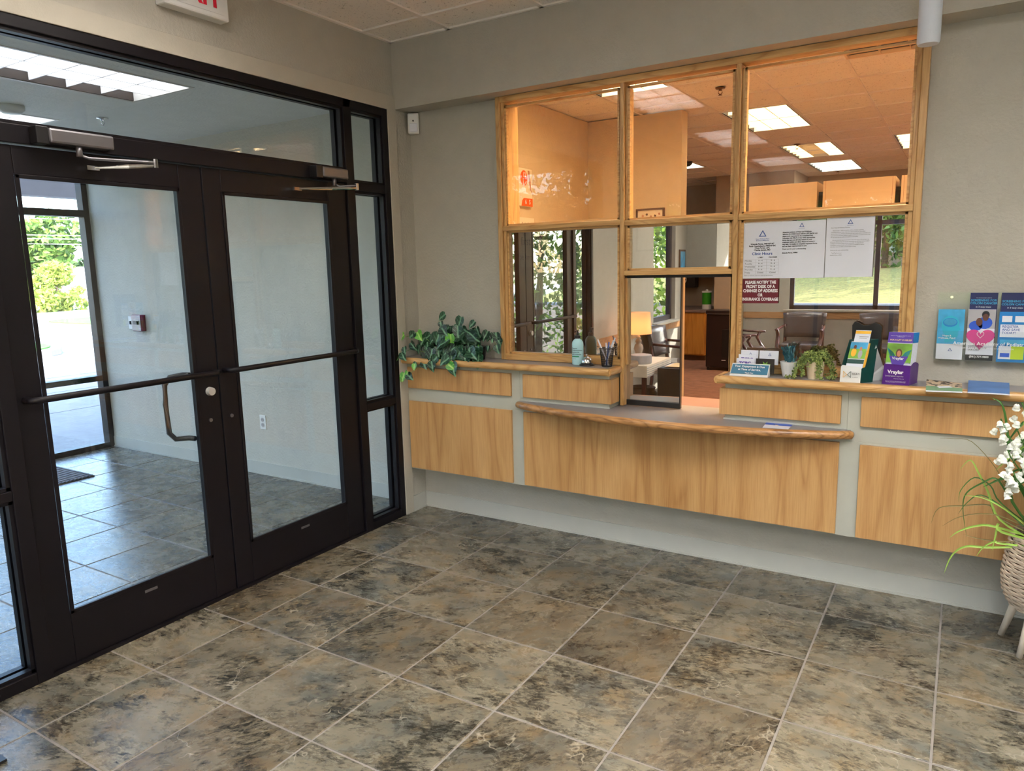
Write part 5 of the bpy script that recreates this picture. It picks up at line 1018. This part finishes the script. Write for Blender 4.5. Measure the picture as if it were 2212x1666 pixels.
MB().lathe([(.0, 0), (.075, 0), (.075, .075)], (-.60, 8.35, .84), 20, False).build('base', K['white'], gcup); MB().lathe([(.076, .075), (.076, .27)], (-.60, 8.35, .84), 20, False).build('green_sleeve', plain('bright_green', srgb(50, 150, 30), .4), gcup); MB().lathe([(.08, .27), (.08, .295), (.02, .30), (.02, .32), (.0, .325)], (-.60, 8.35, .84), 20).build('lid', K['white'], gcup)
ph = empty('wall_phone', (-1.0, 9.2, 1.28), 'black wall dispenser with a white round emblem at the far alcove', 'dispenser')
MB().box(-1.38, -1.02, 9.05, 9.24, 1.17, 1.42).build('housing', K['black'], ph, bev=.01); MB().cyl((-1.25, 9.05, 1.31), (-1.25, 9.045, 1.31), .07, n=20).build('emblem', K['white'], ph); MB().box(-1.31, -1.19, 9.041, 9.045, 1.30, 1.325).build('emblem_bar', K['black'], ph)
dk = empty('office_desk', (2.0, .3, .76), 'pink-lit office desk top just inside the sliding hatch', 'desk')
MB().box(1.46, 3.2, .125, .48, .775, .80).build('desktop', plain('desk_laminate', srgb(138, 104, 96), .4), dk, bev=.003); MB().box(1.46, 3.2, .44, .46, .0, .775).build('modesty_panel', K['shelf'], dk)
for xx in (1.50, 3.16): MB().box(xx-.02, xx+.02, .15, .44, 0, .775).build('leg', K['shelf'], dk)

# ================================================================== REAR LOBBY (seen in the mirrored panes)
cr = empty('trim_2', (0, -4, .8), 'oak chair rail around the rear of the lobby', 'trim', kind='structure')
MB().box(0, .02, -6.12, -2.92, .77, .86).build('rail', K['orail'], cr); MB().box(0, .4, -6.14+.02, -6.10, .77, .86).build('rail', K['orail'], cr); MB().box(.4, .42, -7.5, -6.12, .77, .86).build('rail', K['orail'], cr); MB().box(.42, 5.5, -7.5, -7.48, .77, .86).build('rail', K['orail'], cr)
rwd = empty('window_5', (3.2, -7.56, 1.7), 'wide dark framed rear window onto the lawn', 'window', kind='structure')
K['bframe'] = plain('blue_black_frame', srgb(46, 52, 66), .4, .3)
def bar(b, p, nm='frame_bar'): return MB().box(*b).build(nm, K['bframe'], p)
for x in (1.12, 2.22, 3.2, 4.2, 5.14): bar((x, x+.06, -7.60, -7.54, .9, 2.5), rwd, 'mullion')
for z in (.9, 2.06, 2.44): bar((1.12, 5.2, -7.6, -7.54, z, z+.06), rwd, 'rail')
for a, b in ((1.18, 2.22), (2.28, 3.2), (3.26, 4.2), (4.26, 5.14)): MB().box(a, b, -7.572, -7.568, .96, 2.06).build('glass_pane', K['doorg'], rwd)
MB().box(1.05, 5.25, -7.52, -7.43, .875, .90).build('sill', K['casing'], rwd)
for k, (x, ya, yb) in enumerate(((0, -5.6, -4.74), (.4, -7.35, -6.9))):
    w = empty('window_%d' % (6+k), (x, (ya+yb)/2, 1.6), ['narrow side window beside the rear seating', 'narrow side window near the rear corner'][k], 'window', kind='structure')
    for y in (ya, yb-.06): MB().box(x-.11, x-.05, y, y+.06, .88, 2.4).build('frame_stile', K['bframe'], w)
    for z in (.88, 2.34): MB().box(x-.11, x-.05, ya, yb, z, z+.06).build('frame_rail', K['bframe'], w)
    MB().box(x-.082, x-.078, ya+.06, yb-.06, .94, 2.34).build('glass_pane', K['doorg'], w); MB().box(x-.05, x+.06, ya-.03, yb+.03, .855, .88).build('sill', K['casing'], w)
def chair():
    r = empty('guest_chair', (0, 0, 0))
    s = MB(); s.box(-.25, .25, -.24, .25, .38, .47); o = s.build('seat', K['leather'], r, bev=.035, seg=4)
    b = MB(); pr = []
    rows = []
    for j in range(6):
        z = .52+.34*j/5
        rows.append([(x*(.26+.03*j/5), .21+.07*j/5+.05*(1-x*x)*0+.05*(1-abs(x)**2)-.06*0, z+(.0 if j < 5 else .015*(1-x*x))) for x in (-1, -.75, -.4, 0, .4, .75, 1)])
    n = 7
    fr = [p for rw_ in rows for p in rw_]; bk = [(p[0], p[1]+.05, p[2]) for p in fr]; vs = fr+bk; m = len(fr); fs = []
    for j in range(5):
        for i in range(6): a = j*n+i; fs += [(a, a+1, a+1+n, a+n), (m+a, m+a+n, m+a+1+n, m+a+1)]
    for i in range(6): fs += [(i+1, i, m+i, m+i+1), (5*n+i, 5*n+i+1, m+5*n+i+1, m+5*n+i)]
    for j in range(5): fs += [(j*n, (j+1)*n, m+(j+1)*n, m+j*n), (j*n+6+n, j*n+6, m+j*n+6, m+j*n+6+n)]
    b.add(vs, fs).build('backrest', K['leather'], r, smooth=True)
    for sx in (-1, 1):
        MB().sweep([(sx*.27, .24, .68), (sx*.285, .0, .665), (sx*.29, -.17, .655), (sx*.288, -.24, .66)], [(.022, .016)]*4, 8).build('arm', K['mahog'], r, smooth=True)
        MB().sweep([(sx*.287, -.17, .65), (sx*.283, -.13, .58), (sx*.275, -.19, .48), (sx*.27, -.24, .42), (sx*.265, -.235, .30), (sx*.262, -.23, .0)], [(.02, .024), (.02, .026), (.02, .028), (.022, .03), (.021, .024), (.016, .018)], 8, (1, 0, 0)).build('leg', K['mahog'], r, smooth=True)
        MB().sweep([(sx*.25, .27, .70), (sx*.25, .24, .45), (sx*.25, .27, .2), (sx*.25, .31, .0)], [(.02, .024)]*4, 8, (1, 0, 0)).build('leg', K['mahog'], r, smooth=True)
    MB().box(-.25, .25, -.245, -.215, .33, .385).box(-.25, .25, .22, .25, .33, .385).build('apron', K['mahog'], r)
    return r
# chairs face local -Y
c0 = chair(); CH = [((1.37, -7.02), math.pi, 'leather guest chair under the rear window, left of two'), ((2.37, -6.95), math.pi, 'leather guest chair under the rear window, right of two'), ((.75, -6.22), math.pi/2, 'leather guest chair at the rear corner facing sideways'), ((.40, -4.55), math.pi/2, 'leather guest chair beside the lamp table'), ((.72, -5.45), math.pi/2, 'leather guest chair between the lamp table and the rear corner')]
for i, ((x, y), a, lb) in enumerate(CH):
    c = c0 if i == 0 else copy_tree(c0); c.location = (x, y, 0); c.rotation_euler[2] = a; tag(c, lb, 'chair', 'guest chairs in the rear lobby')
lt = empty('side_table', (.36, -3.42, 0), 'dark side table with a striped cloth beside the entrance, holding the lamp', 'table')
MB().box(.06, .52, -3.75, -3.02, .575, .60).build('top', K['mahog'], lt, bev=.004)
for x in (.09, .49):
    for y in (-3.72, -3.05): MB().box(x-.02, x+.02, y-.02, y+.02, 0, .575).build('leg', K['mahog'], lt)
ct = empty('table_cloth', (.36, -3.42, .6), 'striped beige crocheted cloth draped over the side table', 'cloth'); 
m_ = MB(); m_.box(.05, .53, -3.76, -3.01, .601, .606).box(.527, .532, -3.76, -3.01, .49, .606).box(.05, .532, -3.012, -3.007, .49, .606).box(.05, .532, -3.765, -3.76, .49, .606); m_.build('cloth', K['cream'], ct)
for k in range(5): MB().box(.532, .534, -3.76, -3.01, .495+.021*k, .501+.021*k).build('stripe', K['greyp'], ct)
lm = empty('table_lamp', (.28, -3.46, .606), 'lit table lamp with cream drum shade on a turned grey base', 'lamp')
MB().lathe([(.0, 0), (.06, 0), (.06, .015), (.03, .03), (.035, .08), (.05, .12), (.04, .16), (.022, .175), (.035, .19), (.03, .21), (.015, .225), (.028, .235), (.012, .25), (.008, .30)], (.28, -3.46, .606), 20).build('base', plain('greywash_wood', srgb(168, 158, 148), .6, 0, .15), lm, smooth=True)
sh_m, nts, ps = newmat('lamp_shade'); outn = [n for n in nts.nodes if n.type == 'OUTPUT_MATERIAL'][0]
tl = nts.nodes.new('ShaderNodeBsdfTranslucent'); tl.inputs[0].default_value = (.9, .62, .38, 1); mxs = nts.nodes.new('ShaderNodeMixShader'); mxs.inputs[0].default_value = .6; ps.inputs['Base Color'].default_value = srgb(240, 220, 196); ps.inputs['Roughness'].default_value = .8
nts.links.new(ps.outputs[0], mxs.inputs[1]); nts.links.new(tl.outputs[0], mxs.inputs[2]); nts.links.new(mxs.outputs[0], outn.inputs[0])
MB().lathe([(.135, .275), (.120, .50)], (.28, -3.46, .606), 28, False).build('shade', sh_m, lm, smooth=True)
MB().lathe([(.0, .30), (.025, .32), (.03, .36), (.0, .40)], (.28, -3.46, .606), 12).build('bulb', emis('warm_bulb', (1, .44, .15, 1), 30), lm, smooth=True)
dr_ = MB().lathe([(.0, 0), (.105, 0), (.11, .01), (.11, .085), (.10, .09), (.0, .09)], (.40, -3.20, .606), 28).build('round_tin', K['greyp'], origin=(.40, -3.20, .606), smooth=False); tag(dr_, 'round grey tin on the side table in front of the lamp', 'tin')
fc = empty('file_cabinet', (.77, -3.44, 0), 'low black two-drawer cabinet in front of the lamp table', 'cabinet')
MB().box(.56, .97, -3.66, -3.24, 0, .56).build('body', K['black'], fc, bev=.006)
for z in (.05, .31):
    o = MB().box(.97, .985, -3.64, -3.26, z, z+.23).build('drawer', K['black'], fc, bev=.004); MB().box(.985, .995, -3.49, -3.41, z+.16, z+.17).build('handle', K['chrome'], o)
for k in range(3):
    o = MB().box(.60+.02*k, .84+.02*k, -3.62+.02*k, -3.34+.02*k, .5605+.004*k, .564+.004*k).build('magazine', K[('paper', 'cream', 'gold')[k]], origin=(.7, -3.5, .56+.004*k)); tag(o, ['bottom magazine', 'middle cream magazine', 'top pale orange magazine'][k]+' in the pile on the black cabinet', 'magazine', 'magazines on the black cabinet')
tbg = MB().lathe([(.0, 0), (.13, 0), (.15, .04), (.16, .2), (.17, .27), (.14, .30), (.15, .33), (.10, .34), (.0, .30)], (.34, -3.38, 0), 18).build('trash_bag', K['black'], origin=(.34, -3.38, 0), smooth=True); tag(tbg, 'black lined waste basket under the lamp table', 'waste basket')
pf = empty('rear_picture', (.0, -5.9, 1.66), 'small framed picture on the rear lobby wall between the side windows', 'picture')
MB().box(.001, .02, -5.99, -5.74, 1.50, 1.78).build('frame', K['brown'], pf, bev=.003); MB().box(.02, .022, -5.965, -5.765, 1.525, 1.755).build('print', K['cyan'], pf)

# ================================================================== OUTSIDE
gr = empty('ground', (0, 0, 0), 'paved apron and sunlit parking lot outside', 'ground', kind='structure')
MB().box(-13.4, -3.9, -3.2, 30, -.2, -.04).build('apron', K['concrete'], gr)
for k in range(5): MB().box(-6.4-1.7*k, -6.385-1.7*k, -3.2, 30, -.045, -.0385).build('joint', K['dk'], gr)
MB().box(-120, -13.4, -60, 90, -.25, -.10).build('parking_lot', K['asphalt'], gr)
lawn = MB()
nx, ny = 40, 24; vs = []
for j in range(ny+1):
    for i in range(nx+1):
        x = -13.4+(45+13.4)*i/nx; y = -3.2-(60)*j/ny if False else -7.7-45*j/ny
        z = -.1 if y > -25 else -.1+min(1.15, (-25-y)*.13)+.10*math.sin(x*.5)*min(1, (-25-y)/6)
        if y < -25 and y > -28: z += .05
        vs.append((x, y, z))
lawn.add(vs, [(j*(nx+1)+i, (j+1)*(nx+1)+i, (j+1)*(nx+1)+i+1, j*(nx+1)+i+1) for j in range(ny) for i in range(nx)])
lw_ = lawn.build('lawn', K['lawn'], origin=(0, -25, 0), smooth=True); tag(lw_, 'sunlit grass slope behind the building', 'lawn', kind='structure')
tag(MB().box(-13.4, 45, -24.6, -8.2, -.12, -.085).build('rear_drive', K['asphalt'], origin=(0, -16, -.1)), 'pale drive between building and grass slope', 'road', kind='structure')
tag(MB().box(-13.4, 45, -24.85, -24.6, -.12, .06).build('rear_curb', K['concrete'], origin=(0, -24.7, 0)), 'long concrete curb at the foot of the grass slope', 'curb', kind='structure')
tag(MB().box(-13.4, .0, -30, -3.2, -.2, -.05).build('planting_bed', plain('bark_mulch', srgb(92, 78, 60), .95, 0, .3, 60, 1), origin=(-6, -6, 0)), 'mulched planting bed along the side of the building', 'ground', kind='structure')
fb = MB().box(-6.15, -5.95, -3, 14, 2.53, 2.73).build('porch_beam', plain('fascia_grey', srgb(150, 146, 152), .7), origin=(-6, 0, 2.5)); tag(fb, 'grey porch beam outside the vestibule glass', 'beam')
for k, yy in enumerate((-2.6, 9.5)):
    o = MB().box(-6.17, -5.93, yy-.1, yy+.1, -.04, 2.53).build('porch_post', K['concrete'], origin=(-6, yy, 0)); tag(o, ['porch post near the entrance', 'porch post at the far end'][k], 'post', 'porch posts')
# curb islands
def island(x0, x1, y0, y1, label):
    r = empty('curb_island', ((x0+x1)/2, (y0+y1)/2, -.1), label, 'curb'); n = 24
    def ell(s): 
        return [((x0+x1)/2+((x1-x0)/2-s)*math.copysign(abs(math.cos(t))**.6, math.cos(t)), (y0+y1)/2+((y1-y0)/2-s)*math.copysign(abs(math.sin(t))**.6, math.sin(t))) for t in [2*math.pi*k/n for k in range(n)]]
    MB().prism(ell(0), -.1, .06).build('curb', K['concrete'], r, bev=.02); MB().prism(ell(.2), .05, .09).build('turf', plain('green_turf', srgb(96, 150, 60), .9, 0, .3, 20, .6), r)
island(-19.5, -13.6, .5, 5.2, 'curbed grass island near the vestibule at the left'); island(-26, -19, 9.2, 16, 'farther curbed grass island in the parking lot')
# foliage builder: leaf cards scattered in lumpy crowns
F1 = foliagem('tree_foliage', srgb(44, 78, 32), srgb(132, 164, 74)); F2 = foliagem('bush_foliage', srgb(88, 120, 40), srgb(196, 204, 96)); F3 = foliagem('shrub_foliage', srgb(40, 72, 28), srgb(140, 170, 70), .35)
def crown(c, rx, ry, rz, n, s, lumps=7, seed=1):
    rng = np.random.RandomState(seed); c = np.array(c, float)
    L_ = rng.normal(0, .42, (lumps, 3)); L_ /= np.maximum(1, np.linalg.norm(L_, axis=1, keepdims=True)/.75)
    k = rng.randint(0, lumps, n); d = rng.normal(0, 1, (n, 3)); d /= np.linalg.norm(d, axis=1, keepdims=True); rad = rng.uniform(.55, 1, (n, 1))**.6*rng.uniform(.34, .5, (lumps, 1))[k]
    q = c + (L_[k]+d*rad)*np.array([rx, ry, rz]); a = rng.normal(0, 1, (n, 3)); a /= np.linalg.norm(a, axis=1, keepdims=True); b = np.cross(a, rng.normal(0, 1, (n, 3))); b /= np.linalg.norm(b, axis=1, keepdims=True)
    w = (s*rng.uniform(.6, 1.3, (n, 1)))
    V = np.stack([q-a*w, q-b*w*.5, q+a*w, q+b*w*.5], 1).reshape(-1, 3); F = [(4*i, 4*i+1, 4*i+2, 4*i+3) for i in range(n)]
    return V, F
def foliage(name, parent, V, F, m):
    me = bpy.data.meshes.new(name); me.from_pydata((V-np.array(wloc(parent))).tolist(), [], F); me.materials.append(m); o = bpy.data.objects.new(name, me); COL.objects.link(o); o.parent = parent; o['kind'] = 'stuff'; return o
def tree(p, h, r, n, s, label, m=F1, name='tree', grp=None, trunk=.25, seed=1, low=.25, lumps=9):
    x, y, z = p; t = empty(name, p, label, 'tree' if name == 'tree' else 'bush', grp)
    MB().cyl((x, y, z-.2), (x+.1, y, z+h*.6), trunk, trunk*.5, n=10).sweep([(x, y, z+h*.35), (x+r*.4, y+r*.2, z+h*.7)], [trunk*.4, trunk*.1], 6).sweep([(x, y, z+h*.3), (x-r*.4, y-r*.2, z+h*.65)], [trunk*.4, trunk*.1], 6).build('trunk', K['bark'], t)
    V, F = crown((x, y, z+h*(1+low)/2), r*1.35, r*1.35, h*(1-low)/2*1.35, n, s, lumps, seed); foliage('foliage', t, V, F, m); return t
tree((-37, 16.2, -.1), 2.1, 1.15, 4200, .14, 'yellow-green shaped bush in the parking lot beyond the vestibule', F2, 'bush', None, .1, 2, 0.0, 12)
for i, (x, y, h) in enumerate(((-63, 19, 6.6), (-62, 28, 6.2), (-64, 37, 6.5), (-62, 10.5, 6.3))): tree((x, y, -.5), h, 3.4, 5200, .34, ['leafy tree behind the bush, tallest of the row', 'leafy tree right of the bush in the far row', 'farthest right tree of the far row', 'leafy tree at the left of the far row'][i], F1, 'tree', 'trees beyond the parking lot', .3, 10+i, .02, 12)
wp = empty('utility_pole', (-52, 18.7, 0), 'pale utility pole with crossarm behind the bush', 'pole'); MB().cyl((-52, 18.7, -.1), (-52, 18.7, 5.6), .12, .1, n=8).box(-52.1, -51.9, 17.9, 19.5, 5.2, 5.35).build('pole', K['greyp'], wp); MB().cyl((-52, 18.4, 4.2), (-52, 18.4, 5.0), .22, n=10).build('transformer', K['white'], wp)
for k in range(6):
    z = 6.4-.62*k if k < 3 else 5.4-.62*k; zz = (6.3, 6.0, 5.6, 4.5, 4.2, 3.8)[k]
    o = MB().sweep([(-52+.4*(k % 3), 4+2.6*j, zz+.004*(j-6)**2+.03*k) for j in range(13)], .025, 4).build('power_line', K['white'], origin=(-52, 18, zz)); tag(o, ['topmost power line', 'second power line', 'third power line', 'fourth power line', 'fifth power line', 'lowest power line'][k]+' crossing in front of the far trees', 'power line', 'power lines beyond the lot')
hb = empty('far_building', (-60, 26, 0), 'low white building at the edge of the parking lot', 'building'); MB().box(-53, -50, 23.5, 32, -.1, 1.1).build('walls', K['white'], hb); MB().prism([(23.2, 1.1), (32.3, 1.1), (30, 2.4), (26, 2.4)], -53.3, -49.7, 'x').build('roof', K['greyp'], hb)
sb = tree((-45, 21.5, -.1), .9, .8, 900, .1, 'small round shrub beside the low white building', F2, 'bush', None, .05, 5, 0, 5)
# side planting seen in the mirrored panes
sd_ = [(-1.5, -4.5, 3.4, .8), (-3.3, -4.8, 3.6, .9), (-5.6, -5.2, 4.2, 1.1), (-1.5, -6.4, 3.6, .8), (-3.7, -7.4, 4.6, 1.2), (-1.7, -8.6, 4.2, .9), (-7.2, -8.2, 5.5, 1.6)]
for i, (x, y, h, r) in enumerate(sd_):
    tree((x, y, -.05), h, r, 2600, .055+.012*(i % 3), ['leafy shrub right outside the vestibule side glass', 'second shrub outside the vestibule side glass', 'taller shrub toward the parking lot side', 'shrub outside the first narrow side window', 'tall shrub behind the side window shrubs', 'shrub near the rear corner of the building', 'tallest shrub farthest from the side wall'][i], F3, 'bush', 'shrubs along the side of the building', .06, 30+i, .02, 14)
for i, (x, y, h, r) in enumerate(((-4.4, -42, 10, 2.8), (.4, -44, 9, 2.6), (4.2, -38, 10, 2.8), (10.2, -42, 12, 3.3), (17.6, -41, 11, 3.4), (-11.5, -44, 11, 3.2), (6, -49, 12, 3.6), (25, -44, 12, 3.4))):
    tree((x, y, .4), h, r, 4200, .22, ['leftmost', 'second', 'thick-trunked', 'fourth', 'fifth', 'far left', 'rearmost', 'far right'][i]+' tree on the slope behind the building', F1, 'tree', 'trees on the rear slope', .34 if i == 2 else .2, 60+i, .12, 14)
sbld = empty('rear_building', (-4, -52, 1), 'pale brick building beyond the rear lawn', 'building'); MB().box(-8, 3, -55, -52, 1, 4.4).build('walls', plain('pink_brick', srgb(200, 168, 150), .8, 0, .1), sbld); MB().box(-8.3, 3.3, -55.3, -51.7, 4.4, 4.7).build('roof', K['brown'], sbld)
for k in range(3): MB().box(-6+3*k, -4.8+3*k, -52.0, -51.95, 2, 3.6).build('window', K['white'], sbld)

bake_texts()
